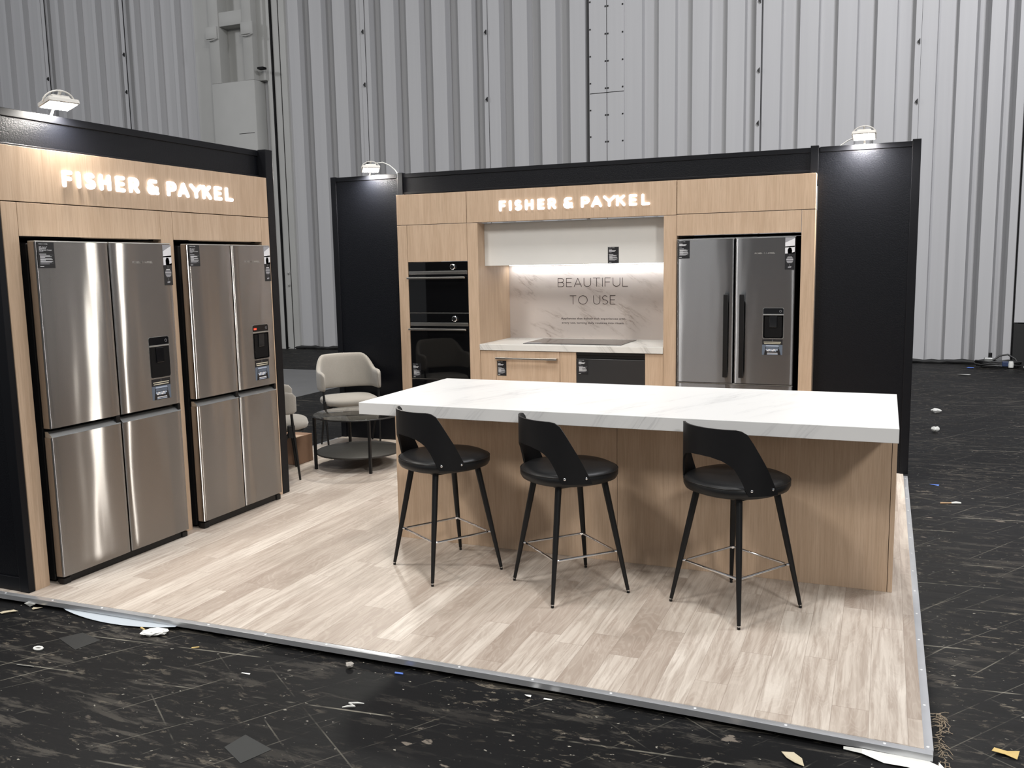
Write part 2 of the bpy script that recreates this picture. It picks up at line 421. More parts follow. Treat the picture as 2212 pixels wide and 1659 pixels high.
def font_text(b, text, x0, x1, y, hgt, frame, m, bold=0.0):
    """a line of ordinary type, stretched to run from x0 to x1"""
    cu = bpy.data.curves.new('type', 'FONT'); cu.body = text; cu.size = 1.0; cu.offset = bold; cu.resolution_u = 2
    ob = bpy.data.objects.new('type', cu); COL.objects.link(ob)
    dg = bpy.context.evaluated_depsgraph_get(); dg.update()
    me = bpy.data.meshes.new_from_object(ob.evaluated_get(dg))
    bpy.data.objects.remove(ob); bpy.data.curves.remove(cu)
    xs = [v.co.x for v in me.vertices]
    o, r, u, n = [Vector(v) for v in frame]
    k = (x1 - x0) / (max(xs) - min(xs)); mx = min(xs)
    b.add([o + r * (x0 + (v.co.x - mx) * k) + u * (y + v.co.y * hgt * 1.38) for v in me.vertices], [tuple(p.vertices) for p in me.polygons], m)
    bpy.data.meshes.remove(me)

BRAND = 'FISHER & PAYKEL'
# ------------------------------------------------------------------ camera
F_, YAW, PITCH, ROLL, H = 1928.8714, .3962, -.133, -.0184, 1.645
fw = Vector((-math.sin(YAW) * math.cos(PITCH), math.cos(YAW) * math.cos(PITCH), math.sin(PITCH)))
rt = Vector((math.cos(YAW), math.sin(YAW), 0)); upv = rt.cross(fw)
c_, s_ = math.cos(ROLL), math.sin(ROLL)
rt2 = rt * c_ + upv * s_; up2 = rt * -s_ + upv * c_
cam = bpy.data.cameras.new('camera'); co_ = bpy.data.objects.new('camera', cam); COL.objects.link(co_)
cam.sensor_width = 36.0; cam.lens = 36.0 * F_ / 2212.0; cam.clip_start = .05; cam.clip_end = 200
M = Matrix.Identity(4)
for i in range(3): M[i][0] = rt2[i]; M[i][1] = up2[i]; M[i][2] = -fw[i]
M[2][3] = H
co_.matrix_world = M
sc.camera = co_

# ------------------------------------------------------------------ setting: hall
ZH = -0.045
B().box(-26, 12, -8, 16.4, ZH - .1, ZH, HALLF).done('floor', kind='structure')
YW = 15.75
def wall_profile():
    pts = []                                            # (x, y) ; y is depth into the wall
    def rib(x, pan, sl, rec, d):
        pts.extend([(x, 0), (x + pan, 0), (x + pan + sl, d), (x + pan + sl + rec, d)]); return x + pan + rec + 2 * sl
    x = -26.0
    while x < -13.95:                                   # narrow proud ribs with wide recessed pans between
        pts.extend([(x, .13), (x + .40, .13), (x + .43, 0), (x + .53, 0)]); x += .56
    pts.append((x, .13)); pts.append((x, 0)); x = -11.40
    pts.append((x, 0))
    while x < -5.3: x = rib(x, .285, .02, .225, .22)
    pts.append((x, 0)); pts.append((-4.33, 0)); x = -4.32
    while x < .35: x = rib(x, .285, .02, .255, .13)
    pts.append((x, 0)); x += .05
    while x < 1.80: x = rib(x, .19, .06, .075, .26)
    pts.append((x, 0)); pts.append((12, 0))
    return pts
wp = wall_profile(); wb = B()
wb.rings([[(x, YW + y, ZH) for x, y in wp], [(x, YW + y, 12.0) for x, y in wp]], WALL, closed=False)
wb.box(-26, 12, YW + .30, YW + .34, ZH, 12, WALL)
wb.done('wall_back', kind='structure', smooth=.3)
# black rubber seal along the foot of the wall, lying unevenly
sb = B(); pts = []
for i in range(170):
    x = -16 + i * .11
    pts.append((x, YW - .04 + .015 * math.sin(i * 1.3), ZH + .032 + .007 * math.sin(i * .9) + .006 * math.sin(i * 2.7)))
sb.tube(pts, [.034 + .006 * math.sin(i * 1.7) for i in range(170)], RUB, 7)
sb.done('baseboard_back', kind='structure')
# battens with their little fixing clips, and the flat double plate with screw heads
def batten(n, x, w, clips, m=WALL):
    b = B(); b.box(x, x + w, YW - .02, YW + .01, ZH, 11.5, m)
    b.box(x + w, x + w + .004, YW - .005, YW + .01, ZH, 11.5, CAV)
    for z in clips:
        b.prism([(0, 0), (.04, .045), (.04, -.04)], (x + w * .35, YW - .05, z), (1, 0, 0), (0, 0, 1), (0, 1, 0), .04, BLK)
    b.done('trim_%d' % n, kind='structure')
batten(2, -9.66, .09, (2.9, 3.7, 5.2, 6.2, 7.2)); batten(3, -2.11, .085, (3.9, 4.75, 5.85)); batten(4, .295, .085, (3.2, 4.05, 4.95, 6.2))
batten(5, -7.03, .08, (4.7, 5.9)); batten(6, -15.80, .09, (5.6, 6.4, 4.4)); batten(7, -18.15, .09, (4.6, 6.1))
b = B(); b.box(-4.98, -4.665, YW - .03, YW + .005, ZH, 11.5, WALL); b.box(-4.652, -4.345, YW - .03, YW + .005, ZH, 11.5, WALL); b.box(-4.665, -4.652, YW - .015, YW, ZH, 11.5, CAV)
for x in (-4.96, -4.68, -4.635, -4.37):
    for k in range(16):
        z = 2.4 + k * .46 + (.1 if x < -4.9 else 0)
        b.lathe([(.016, 0), (.012, .01)], (0, 0, 0), RUB, 8) if False else b.box(x - .012, x + .012, YW - .04, YW - .03, z - .012, z + .012, RUB)
b.box(-4.97, -4.35, YW - .034, YW - .03, 4.62, 4.63, CAV)
b.done('trim_8', kind='structure')
# steel column bay in the far corner
b = B()
YC_ = YW - .35
b.box(-13.72, -13.30, YW - .06, YW + .05, ZH, 12, COLM); b.box(-13.32, -13.29, YW - .07, YW - .05, ZH, 12, CAV)   # flange strip on the left
b.box(-13.30, -13.08, YW - .10, YW + .05, ZH, 12, COLM)
b.box(-13.10, -12.0, YC_, YW + .02, ZH, 5.48, COLM, .03)                      # boxed lower part
b.box(-12.03, -11.86, YW - .16, YW + .02, 5.48, 12, COLM, .01)                # side cheek
b.box(-13.10, -12.85, YC_ + .02, YW - .0, 5.48, 12, COLM, .01)                # left chord of the laced column
b.box(-12.25, -12.02, YC_ + .02, YW - .0, 5.48, 12, COLM, .01)                # right chord
b.box(-12.86, -12.24, YW - .04, YW + .02, 5.48, 12, COLM)                     # recessed web
b.box(-12.86, -12.24, YC_ + .04, YW - .0, 6.60, 6.88, COLM, .01)              # batten plates
b.box(-12.86, -12.24, YC_ + .04, YW - .0, 8.9, 9.2, COLM, .01)
b.box(-11.90, -11.76, YC_ - .02, YC_ + .1, 5.66, 5.70, CAV)
for x in (-13.2, -12.3): b.tube([(x, YC_ - .01, 6.36), (x + .18, YC_ - .03, 6.33), (x + .34, YC_ - .01, 6.37)], .012, COLM, 6); b.box(x + .02, x + .32, YC_ - .01, YC_ + .04, 6.37, 6.62, COLM, .02)
b.box(-12.45, -12.06, YC_ - .003, YC_ + .003, 4.42, 4.43, CAV)
b.done('trim_1', kind='structure')
b = B()
b.box(-11.86, -11.755, YW - .10, YW + .02, ZH, 12, COLM); b.box(-11.755, -11.72, YW - .09, YW + .02, ZH, 12, CAV); b.box(-11.715, -11.41, YW - .06, YW + .02, ZH, 12, COLM); b.box(-11.56, -11.55, YW - .07, YW - .05, ZH, 12, CAV)
for z in (1.5, 1.25): b.tube([(-11.64, YW - .03, z + .1), (-11.6, YW - .09, z + .05), (-11.62, YW - .03, z)], .018, COLM, 6)
b.done('trim_9', kind='structure')
b = B(); b.box(1.83, 1.845, YW - .03, YW + .02, ZH, 11, CAV); b.box(1.85, 2.6, YW - .08, YW + .02, .62, 11, WALL); b.box(1.85, 2.6, YW - .10, YW + .02, ZH, .60, RUB)
b.done('trim_10', kind='structure')

# ------------------------------------------------------------------ stand platform
FE = [(.2, 3.103), (.064, 3.108), (-.6, 3.125), (-.957, 3.129), (-1.345, 3.131), (-1.811, 3.129), (-2.179, 3.126), (-2.863, 3.12), (-3.692, 3.1), (-4.199, 3.085), (-4.90, 3.07)]
plat = thing('raised_platform', 'low platform floored with pale wood planks and edged in aluminium', 'platform', (-2.3, 5.2, ZH))
top = [(x, y + .004) for x, y in FE] + [(-4.90, 8.05), (.2, 8.05)]
top = [(max(-4.878, min(x, .174)), y + (.024 if i < len(FE) else 0)) for i, (x, y) in enumerate(top)]
b = B(); b.rings([[(x, y, -.012) for x, y in top], [(x, y, 0) for x, y in top]], PLANK); b.done('plank_flooring', plat)
ins = [(max(-4.87, min(.17, x)), y + .03 if i < len(FE) else y) for i, (x, y) in enumerate(top)]
b = B(); b.rings([[(x, y, ZH) for x, y in ins], [(x, y, -.012) for x, y in ins]], BLK); b.done('platform_base', plat)
def edging(name, path, wid_in, side):
    """an L of aluminium: a top lip lying on the planks and a face hanging in front of them"""
    b = B(); rings = []
    for (x, y), (nx, ny) in path:
        rings.append([(x + nx * wid_in, y + ny * wid_in, -.004), (x, y, -.004), (x, y, -.026), (x - nx * .003, y - ny * .003, -.026), (x - nx * .003, y - ny * .003, -.002), (x - nx * .001, y - ny * .001, -.0014), (x + nx * wid_in, y + ny * wid_in, -.0014)])
    b.rings(rings, ALU); return b.done(name, plat, smooth=.4)
fe = edging('edge_trim', [((x, y), (0, 1)) for x, y in FE], .028, 0)
re = edging('edge_trim', [((.2, y), (-1, 0)) for y in (3.1315, 4.4, 5.7, 7.26)], .026, 1)
le = edging('edge_trim', [((-4.90, y), (1, 0)) for y in (5.345, 6.3, 7.26)], .022, 1)
for k in range(15):
    x = .05 - k * .325
    y = next(y0 + (y1 - y0) * (x - x0) / (x1 - x0) for (x0, y0), (x1, y1) in zip(FE, FE[1:]) if x1 <= x <= x0)
    B().lathe([(.0055, -.004), (.0055, -.0006), (.003, .0)], (x, y + .014, 0), SCREWM, 10).done('screw', fe)
for k in range(14):
    B().lathe([(.0055, -.004), (.0055, -.0006), (.003, .0)], (.186, 3.15 + k * .31, 0), SCREWM, 10).done('screw', re)
carpet = B().box(-12.5, -7.15, 4.0, 12.4, ZH + .0005, ZH + .006, SHEET, .002).done('carpet', loc=(-9.8, 8.2, ZH))
carpet['label'] = 'smooth grey carpet laid on the black hall floor behind the lounge chairs'; carpet['category'] = 'carpet'

# ------------------------------------------------------------------ black exhibition panels
def panel_y(name, label, x0, x1, y, z0, z1, posts, rails, th=.05):
    """a framed black panel facing -y, its face at y"""
    t = thing(name, label, 'wall panel', ((x0 + x1) / 2, y + th / 2, z0))
    bx('panel', t, x0, x1, y + .006, y + th, z0, z1 - .004, BLACKP, 0)
    for a, c, zt in posts: bx('post', t, a, c, y - .006, y + th + .004, z0, zt, RAIL, .003)
    for a, c in rails: bx('rail', t, x0 + .01, x1 - .01, y, y + th, a, c, RAIL, .002)
    return t
YB = 7.321
panel_y('wall_panel', 'tall black panel left of the oven tower behind the armchair', -4.885, -4.165, YB, 0, 2.487, [(-4.885, -4.828, 2.492)], [(2.448, 2.487)])
panel_y('wall_panel', 'black header panel above the oak kitchen wall', -4.165, -.503, YB, 2.20, 2.485, [(-4.165, -4.108, 2.494), (-.562, -.503, 2.499)], [(2.448, 2.485), (2.30, 2.318)])
panel_y('wall_panel', 'tall black panel right of the dark kitchen refrigerator', -.503, .204, YB, 0, 2.487, [(.147, .206, 2.50)], [(2.448, 2.487)])
XW = -4.0455
t = thing('wall_panel', 'black end panel of the fridge wall facing the front edge', 'wall panel', (-4.45, 3.15, 0))
bx('panel', t, -4.87, -4.11, 3.142, 3.172, 0, 2.47, BLACKP, 0)
bx('post', t, -4.11, XW, 3.132, 3.171, 0, 2.475, RAIL, .003)
bx('rail', t, -4.87, -4.11, 3.136, 3.172, .0, .075, RAIL, .002); bx('rail', t, -4.87, -4.11, 3.136, 3.172, 2.43, 2.47, RAIL, .002)
t = thing('wall_panel', 'black header panel above the wall of two steel fridges', 'wall panel', (-4.13, 4.2, 2.2))
bx('panel', t, -4.16, -4.112, 3.185, 5.262, 2.281, 2.468, BLACKP, 0)
bx('rail', t, -4.16, -4.105, 3.185, 5.262, 2.432, 2.471, RAIL, .002); bx('rail', t, -4.16, -4.098, 3.185, 5.262, 2.281, 2.298, RAIL, .002)
t = thing('wall_panel', 'black end panel of the fridge wall beside the armchairs', 'wall panel', (-4.45, 5.3, 0))
bx('panel', t, -4.87, -4.11, 5.29, 5.335, 0, 2.47, BLACKP, 0)
bx('post', t, -4.11, XW + .002, 5.264, 5.342, 0, 2.476, RAIL, .003)

# ------------------------------------------------------------------ left oak surround and sign
def vboard(name, t, y0, y1, z0, z1, d=.022): return bx(name, t, XW - d, XW, y0, y1, z0, z1, OAK, .001)
t = thing('fridge_surround', 'oak cabinet surround framing the two large steel fridges', 'cabinet', (-4.4, 4.2, 0))
vboard('header_panel', t, 3.174, 5.262, 2.0065, 2.2794, .055)
bx('stile', t, -4.70, XW, 3.174, 3.2605, 0, 2.0015, OAK, .001); bx('stile', t, -4.70, XW, 4.2275, 4.327, 0, 2.0015, OAK, .001); bx('stile', t, -4.70, XW, 5.1785, 5.262, 0, 2.0015, OAK, .001)
bx('backing', t, XW - .10, XW - .06, 3.176, 5.26, 1.84, 2.27, CAV, 0)
vboard('upper_panel', t, 3.2635, 4.2250, 1.8332, 2.0015); vboard('upper_panel', t, 4.3300, 5.1755, 1.8332, 2.0015)
bx('back_board', t, -4.72, -4.705, 3.262, 5.2, 0, 2.0, CAV, 0)
bx('niche_lining', t, -4.70, XW - .06, 3.2635, 4.225, 1.826, 1.8320, CAV, 0); bx('niche_lining', t, -4.70, XW - .06, 4.330, 5.1755, 1.826, 1.8320, CAV, 0)

RNG = [(0, 52), (77, 97), (122, 177), (204, 267), (299, 352), (379, 440), (497, 567), (627, 689), (702, 779), (789, 877), (882, 947), (974, 1030), (1062, 1120)]
def letter_sign(label, origin, right, normal, width, h):
    t = thing('illuminated_sign', label, 'sign', origin)
    n = Vector(normal)
    for ch, (a, c) in zip(BRAND.replace(' ', ''), RNG):
        b = B(); k = width / 1120.0; wid = h * .235
        x0 = a * k + wid / 2; x1 = c * k - wid / 2
        if ch == 'I': x0 = (a + c) / 2 * k; xs = 1
        else: xs = (x1 - x0) / (GL[ch][0] * (h - wid))
        strokes(b, ch, x0, wid / 2, h - wid, wid, .010, (origin, right, (0, 0, 1), normal), SIGNE, xs=xs)
        b.done('sign_letter', t)
    return t
letter_sign('glowing white letter sign on the oak header over the left fridges', (XW + .001, 3.547, 2.095), (0, 1, 0), (1, 0, 0), 1.345, .088)
letter_sign('glowing white letter sign on the oak header over the range hood', (-3.112, 7.230, 2.103), (1, 0, 0), (0, -1, 0), 1.328, .090)

# ------------------------------------------------------------------ printed cards
def bars(b, x0, z0, w, h, y, rows):
    for a, c, top, hh, m in rows:
        b.box(x0 + w * a, x0 + w * c, y - .0006, y, z0 + h * (1 - top - hh), z0 + h * (1 - top), m)
def info_card(parent, x0, x1, z0, z1, y, title=None, name='info_card', dim=False):
    b = B(); w, h = x1 - x0, z1 - z0
    b.box(x0, x1, y, y + .0015, z0, z1, PRINTK)
    W, G = (PRINTG, PRINTG) if dim else (PRINTW, PRINTG)
    fr = ((x0, y - .0005, z0), (1, 0, 0), (0, 0, 1), (0, -1, 0))
    line_of(b, BRAND, w * .10, w * .62, h * .925, h * .026, h * .007, .0003, fr, W)
    if title:
        for k, (s, e) in enumerate(title): font_text(b, s, w * .10, w * e, h * (.80 - .058 * k), h * .042, fr, W, .02)
    else: bars(b, x0, z0, w, h, y, [(.10, .38, .165, .028, W), (.10, .72, .215, .03, W), (.10, .64, .265, .028, W)])
    bars(b, x0, z0, w, h, y, [(.10, .34, .345, .02, G), (.10, .50, .445, .018, W), (.10, .92, .487, .006, G)])
    z = .515
    for k, e in enumerate((.72, .82, .42, .80, .86, .45, .88, .80)):
        bars(b, x0, z0, w, h, y, [(.13, e, z, .017, W if not dim else G)]); z += .031 + (.012 if k in (2, 5) else 0)
    bars(b, x0, z0, w, h, y, [(.10, .92, .80, .006, G), (.11, .66, .825, .02, G), (.10, .32, .925, .022, W)])
    return b.done(name, parent)
def photo_card(parent, x0, x1, z0, z1, y):
    b = B(); w, h = x1 - x0, z1 - z0
    P = lambda a, c: (x0 + w * a, y, z0 + h * c)
    b.box(x0, x1, y, y + .0015, z0, z0 + h * .49, PRINTK); b.box(x0, x1, y, y + .0015, z0 + h * .49, z1, PRINTG)
    def poly(pts, m): b.prism(pts, (x0, y - .0004, z0), (w, 0, 0), (0, 0, h), (0, -1, 0), .0003, m)
    poly([(0, .84), (.98, .97), (.98, .50), (0, .50)], PRINTW); poly([(0, .72), (1, .74), (1, .70), (0, .69)], PRINTG)
    poly([(.28, .50), (.26, .62), (.40, .69), (.62, .68), (.72, .60), (.70, .50)], PRINTGN)
    poly([(0, .50), (.36, .50), (1, .55), (1, .49), (0, .49)], PRINTK)
    for k in range(8):
        e = .36 * math.sqrt(max(.12, 1 - ((k - 3.5) / 4.4) ** 2)); poly([(.5 - e, .40 - k * .026), (.5 + e, .40 - k * .026), (.5 + e, .386 - k * .026), (.5 - e, .386 - k * .026)], PRINTG if k % 3 else PRINTW)
    poly([(.49, .48), (.51, .48), (.51, .43), (.49, .43)], PRINTG); poly([(.49, .17), (.51, .17), (.51, .11), (.49, .11)], PRINTG)
    poly([(.34, .09), (.68, .105), (.64, .06), (.32, .055)], PRINTG)
    return b.done('photo_card', parent)

# ------------------------------------------------------------------ refrigerators
def curved_door(x0, x1, z0, z1, yf, th, m, bulge=.0032, r=.010):
    """door slab facing -y, its front very slightly convex, edges rounded"""
    b = B(); n = 26; w = x1 - x0
    xs = [0, .12, .4, 1.0]
    pts = []
    for q in range(4): a = PI / 2 * q / 3; pts.append((x0 + r - r * math.cos(a), yf + r - r * math.sin(a)))
    for i in range(1, n): tt = i / n; pts.append((x0 + r + (w - 2 * r) * tt, yf - bulge * (1 - abs(2 * tt - 1) ** 5)))
    for q in range(4): a = PI / 2 * q / 3; pts.append((x1 - r + r * math.sin(a), yf + r - r * math.cos(a)))
    pts += [(x1, yf + th), (x0, yf + th)]
    b.rings([[(x, y, z0) for x, y in pts], [(x, y, z1) for x, y in pts]], m); return b
def dispenser(t, x0, x1, z0, z1, y, red=False):
    b = B(); r = .012; poly = []
    for cx, cz, a0 in ((x1 - r, z1 - r, 0), (x0 + r, z1 - r, 90), (x0 + r, z0 + r, 180), (x1 - r, z0 + r, 270)):
        for k in range(5): a = math.radians(a0 + 90 * k / 4); poly.append((cx + r * math.cos(a), cz + r * math.sin(a)))
    d = b.prism(poly, (0, y, 0), (1, 0, 0), (0, 0, 1), (0, 1, 0), .012, GRIP).done('water_dispenser', t)
    cx, cz = (x0 + x1) / 2, (z0 + z1) / 2
    inner = [(cx + (px - cx) * (1 - .005 / (x1 - x0)), cz + (pz - cz) * (1 - .005 / (z1 - z0))) for px, pz in poly]
    zb = z1 - (z1 - z0) * .20
    B().prism([p for p in inner if p[1] > zb] + [(inner[7][0] if False else x0 + .0025, zb), (x1 - .0025, zb)], (0, y - .0015, 0), (1, 0, 0), (0, 0, 1), (0, 1, 0), .002, DISPB).done('control_panel', d)
    # hollow: rim faces run back to the rear of the niche
    lo = [p for p in inner if p[1] < zb]; zt = zb - .010
    ring = [(x1 - .0025, zt), (x0 + .0025, zt)] + lo
    b = B(); dp = .05
    b.rings([[(px, y - .0014, pz) for px, pz in ring], [(cx + (px - cx) * .86, y + .0, cz - .02 + (pz - cz + .02) * .90) for px, pz in ring]], CAV, caps=False)
    b.prism([(cx + (px - cx) * .86, cz - .02 + (pz - cz + .02) * .90) for px, pz in ring], (0, y - .0006, 0), (1, 0, 0), (0, 0, 1), (0, 1, 0), .0006, CAV)
    b.done('recess', d)
    B().box(cx - .030, cx + .030, y - .006, y, zt - .095, zt - .004, DISPB, .004).done('paddle', d)
    B().box(x0 + .002, x1 - .002, y - .003, y, zt + .001, zb - .001, GRIP, .001).done('trim_strip', d)
    B().lathe([(.009, 0), (.009, .001)], (0, 0, 0), PRINTG, 16).done('display_icon', d) if False else B().tube([(x1 - .026 + .008 * math.cos(k * PI / 6), y - .0022, z1 - .026 + .008 * math.sin(k * PI / 6)) for k in range(12)], .0009, PRINTG, 5, closed=True).done('display_icon', d)
    if red: B().box(x0 + .012, x0 + .040, y - .0024, y - .0012, z1 - .034, z1 - .022, REDE).done('red_display', d)
def ice_card(parent, x0, x1, z0, z1, y):
    b = B(); w, h = x1 - x0, z1 - z0
    b.box(x0, x1, y, y + .0015, z0, z0 + h * .66, PRINTB); b.box(x0, x1, y, y + .0015, z0 + h * .66, z1, PRINTK)
    def poly(pts, m, k=1): b.prism(pts, (x0, y - .0003 * k, z0), (w, 0, 0), (0, 0, h), (0, -1, 0), .0003, m)
    poly([(.08, .85), (.92, .85), (.92, .81), (.08, .81)], PRINTY); poly([(.10, .76), (.90, .76), (.90, .72), (.10, .72)], PRINTY)
    poly([(.495, 1), (.505, 1), (.505, .88), (.495, .88)], PRINTG)
    poly([(.18, .60), (.80, .60), (.92, .0), (.10, .0)], PRINTK); poly([(.20, .62), (.80, .62), (.82, .55), (.18, .55)], PRINTBL, 2)
    poly([(.21, .53), (.79, .53), (.82, .40), (.18, .40)], PRINTB, 2)
    for k in range(9):
        cx = .24 + (k % 5) * .12 + .04 * (k // 5); cz = .34 - .07 * (k // 5)
        poly([(cx - .06, cz - .03), (cx + .05, cz - .045), (cx + .065, cz + .025), (cx - .045, cz + .04)], PRINTW if k % 2 else PRINTBL, 3)
    poly([(.26, .14), (.76, .14), (.77, .10), (.25, .10)], PRINTW, 2); poly([(.25, .07), (.77, .07), (.78, .03), (.24, .03)], PRINTBL, 2)
    return b.done('feature_card', parent)

def fridge(label, loc, rz, W, ztop, zfoot, zu, zl, split, steel, cards, disp, red=False, handles=None, title=None):
    """local frame: x along the width from the left edge, front facing -y, door face at y = 0"""
    t = thing('refrigerator', label, 'refrigerator', loc, rz, 'refrigerators on show', local=True)
    B().box(.008, W - .008, .072, .62, .02, ztop - .012, BLKM, .003).done('body', t)
    B().box(.02, W - .02, .020, .07, .004, zfoot - .006, BLK, .002).done('kick_plate', t)
    for x in (.03, W - .03): B().box(x - .02, x + .025, .012, .05, .0, zfoot - .012, BLK, .004).done('foot', t)
    g = .0035
    for x0, x1 in ((0, split - g), (split + g, W)):
        b = curved_door(x0, x1, zu, ztop - .006, 0, .050, steel)
        d = b.done('upper_door', t)
        B().box(x0 + .001, x1 - .001, .0005, .050, ztop - .0058, ztop, GRIP, .001).done('top_trim', d)
        B().box(x0 + .008, x1 - .008, .050, .071, zu + .01, ztop - .02, BLK).done('door_gasket', d)
        B().box(x0 + .004, x1 - .004, .008, .046, zu - .004, zu - .0003, BLK).done('door_edge', d)
        if x0 == 0:
            c = cards[0]; info_card(d, c[0], c[1], c[2], c[3], -.0034, title)
        else:
            c = cards[1]; photo_card(d, c[0], c[1], c[2], c[3], -.0034)
            b = B(); m = (x0 + x1) / 2
            line_of(b, BRAND, m - .075, m + .075, 0, .009, .0019, .0004, ((0, -.0037, 1.692), (1, 0, 0), (0, 0, 1), (0, -1, 0)), ETCH); b.done('brand_mark', d)
            c = cards[2]; ice_card(d, c[0], c[1], c[2], c[3], -.0036)
        if handles is None: pass
        else:
            hx = handles[0] if x0 == 0 else handles[1]
            h = B(); h.box(hx - .018, hx + .018, -.048, -.030, handles[2], handles[3], BLK, .004)
            for z in (handles[2] + .02, handles[3] - .05): h.box(hx - .012, hx + .012, -.031, .001, z, z + .03, BLK, .002)
            h.done('handle', d)
    dispenser(t, disp[0], disp[1], disp[2], disp[3], -.0037, red)
    if handles is None:
        for x0, x1 in ((0, split - g), (split + g, W)):
            d = curved_door(x0, x1, zfoot, zl, 0, .050, steel).done('lower_door', t)
            b = B()                                              # grip channel cut into the top of the lower door
            b.rings([[(x0 + .004, .004, zl - .001), (x0 + .004, .0, zl), (x0 + .004, .030, zl + .030), (x0 + .004, .050, zl + .030), (x0 + .004, .050, zl - .001)],
                     [(x1 - .004, .004, zl - .001), (x1 - .004, .0, zl), (x1 - .004, .030, zl + .030), (x1 - .004, .050, zl + .030), (x1 - .004, .050, zl - .001)]], GRIP)
            b.done('grip_channel', d)
            B().box(x1 - .030 if x0 == 0 else x1 - .024, x1 - .002, .004, .048, zl + .006, zl + .044, BLK, .002).done('hinge_cover', d)
            B().box(x0 + .008, x1 - .008, .050, .071, zfoot + .01, zl - .01, BLK).done('door_gasket', d)
    else:
        z1 = zl
        for z0 in ((zl + zfoot) / 2 + .003, zfoot):
            d = curved_door(0, W, z0, z1, 0, .050, steel).done('freezer_drawer', t)
            B().box(.004, W - .004, .010, .050, z1, z1 + .008, GRIP, .002).done('grip_channel', d)
            z1 = (zl + zfoot) / 2 - .003
    return t
XD = -3.965
fridge('large stainless fridge with four doors nearest the front edge', (XD, 3.281, 0), PI / 2, .933, 1.8085, .046, .844, .796, .466, STEEL,
       [(.010, .110, 1.670, 1.800), (.864, .931, 1.560, 1.798), (.704, .853, .888, 1.0115)], (.702, .863, 1.017, 1.261),
       title=[('605L, Series 7', .58), ('Quad Door', .52), ('Refrigerator Freezer', .86)])
fridge('narrower stainless fridge with red display beside the armchair', (XD, 4.351, 0), PI / 2, .802, 1.8075, .052, .844, .796, .4025, STEEL,
       [(.010, .104, 1.670, 1.800), (.733, .798, 1.562, 1.800), (.574, .723, .888, 1.0255)], (.568, .736, 1.030, 1.2685), red=True,
       title=[('498L, Series 7', .58), ('Quad Door', .52), ('Refrigerator Freezer', .86)])
fridge('dark stainless fridge with two black bar handles in the kitchen', (-1.5565, 7.201, 0), 0.0, .913, 1.8195, .06, .674, .660, .4565, DSTEEL,
       [(.010, .104, 1.668, 1.808), (.836, .908, 1.568, 1.812), (.678, .832, .907, 1.0275)], (.680, .838, 1.034, 1.274), handles=(.398, .522, .722, 1.381))

# ------------------------------------------------------------------ kitchen run
YK = 7.231
def hboard(name, t, x0, x1, z0, z1, d=.022): return bx(name, t, x0, x1, YK, YK + d, z0, z1, OAK, .001)
t = thing('bulkhead', 'row of oak bulkhead panels along the top of the kitchen wall', 'cabinet', (-2.3, 7.26, 2.0172))
bx('backing', t, -4.13, -.512, 7.312, 7.318, 2.021, 2.28, CAV, 0)
hboard('bulkhead_panel', t, -4.132, -3.4335, 2.0180, 2.2875, .075); hboard('bulkhead_panel', t, -3.4280, -1.5685, 2.0175, 2.2885, .075); hboard('bulkhead_panel', t, -1.5630, -.509, 2.0215, 2.2875, .075)
t = thing('oven_tower', 'tall oak oven cabinet at the left end of the kitchen', 'cabinet', (-3.73, 7.55, 0))
bx('stile', t, -4.132, -4.0345, YK, 7.90, 0, 2.0135, OAK, .001)
hboard('cupboard_door', t, -4.0315, -3.4325, 1.684, 2.0135)
bx('stile', t, -3.4295, -3.327, YK, 7.96, 0, 2.0130, OAK, .001)
bx('carcass', t, -4.034, -3.430, 7.29, 7.90, .12, 1.675, CAV, 0); bx('plinth', t, -4.034, -3.430, 7.28, 7.30, 0, .12, OAK, .001)
bx('backing', t, -4.13, -3.33, 7.32, 7.34, 1.69, 2.01, CAV, 0)
def oven(label, z0, z1, card=False, knobx=-3.576):
    t = thing('wall_oven', label, 'oven', (-3.731, 7.25, z0), group='black built-in ovens')
    x0, x1 = -4.0305, -3.4315; zc = z1 - .082
    B().box(x0, x1, YK + .004, YK + .055, zc + .001, z1, GLOSSB, .002).done('control_panel', t)
    B().box(x0 + .006, x1 - .006, YK - .004, YK + .020, zc - .030, zc, HANDM, .002).done('trim_bar', t)
    d = B().box(x0, x1, YK + .002, YK + .055, z0, zc - .034, GLOSSB, .003).done('oven_door', t)
    b = B(); b.box(x0 + .002, x1 - .014, YK - .045, YK - .028, zc - .070, zc - .052, HANDM, .004)
    for x in (x0 + .05, x1 - .07): b.box(x - .012, x + .012, YK - .030, YK + .004, zc - .068, zc - .054, HANDM, .002)
    b.done('handle', d)
    k = B()
    k.rings([[(knobx + r * math.cos(a * PI / 12), y, z1 - .046 + r * math.sin(a * PI / 12)) for a in range(24)] for r, y in ((.026, YK + .004), (.026, YK - .012), (.021, YK - .016))], CHROME)
    k.rings([[(knobx + r * math.cos(a * PI / 12), y, z1 - .046 + r * math.sin(a * PI / 12)) for a in range(24)] for r, y in ((.018, YK - .015), (.016, YK - .024))], BLK)
    k.done('knob', t)
    B().box(x0, x1, YK + .003, YK + .05, z0 - .006, z0 - .001, HANDM, .001).done('lower_trim', t)
    if card: info_card(d, -4.02, -3.932, .622, .757, YK + .0012)
    return t
oven('upper black glass oven in the oak tower', 1.224, 1.681)
oven('lower black glass oven with info card in the oak tower', .618, 1.216, card=True, knobx=-3.57)
t = thing('warming_drawer', 'black glass drawer under the lower oven', 'drawer', (-3.731, 7.25, .13))
B().box(-4.0305, -3.4315, YK + .002, YK + .055, .125, .606, GLOSSB, .003).done('drawer_front', t)
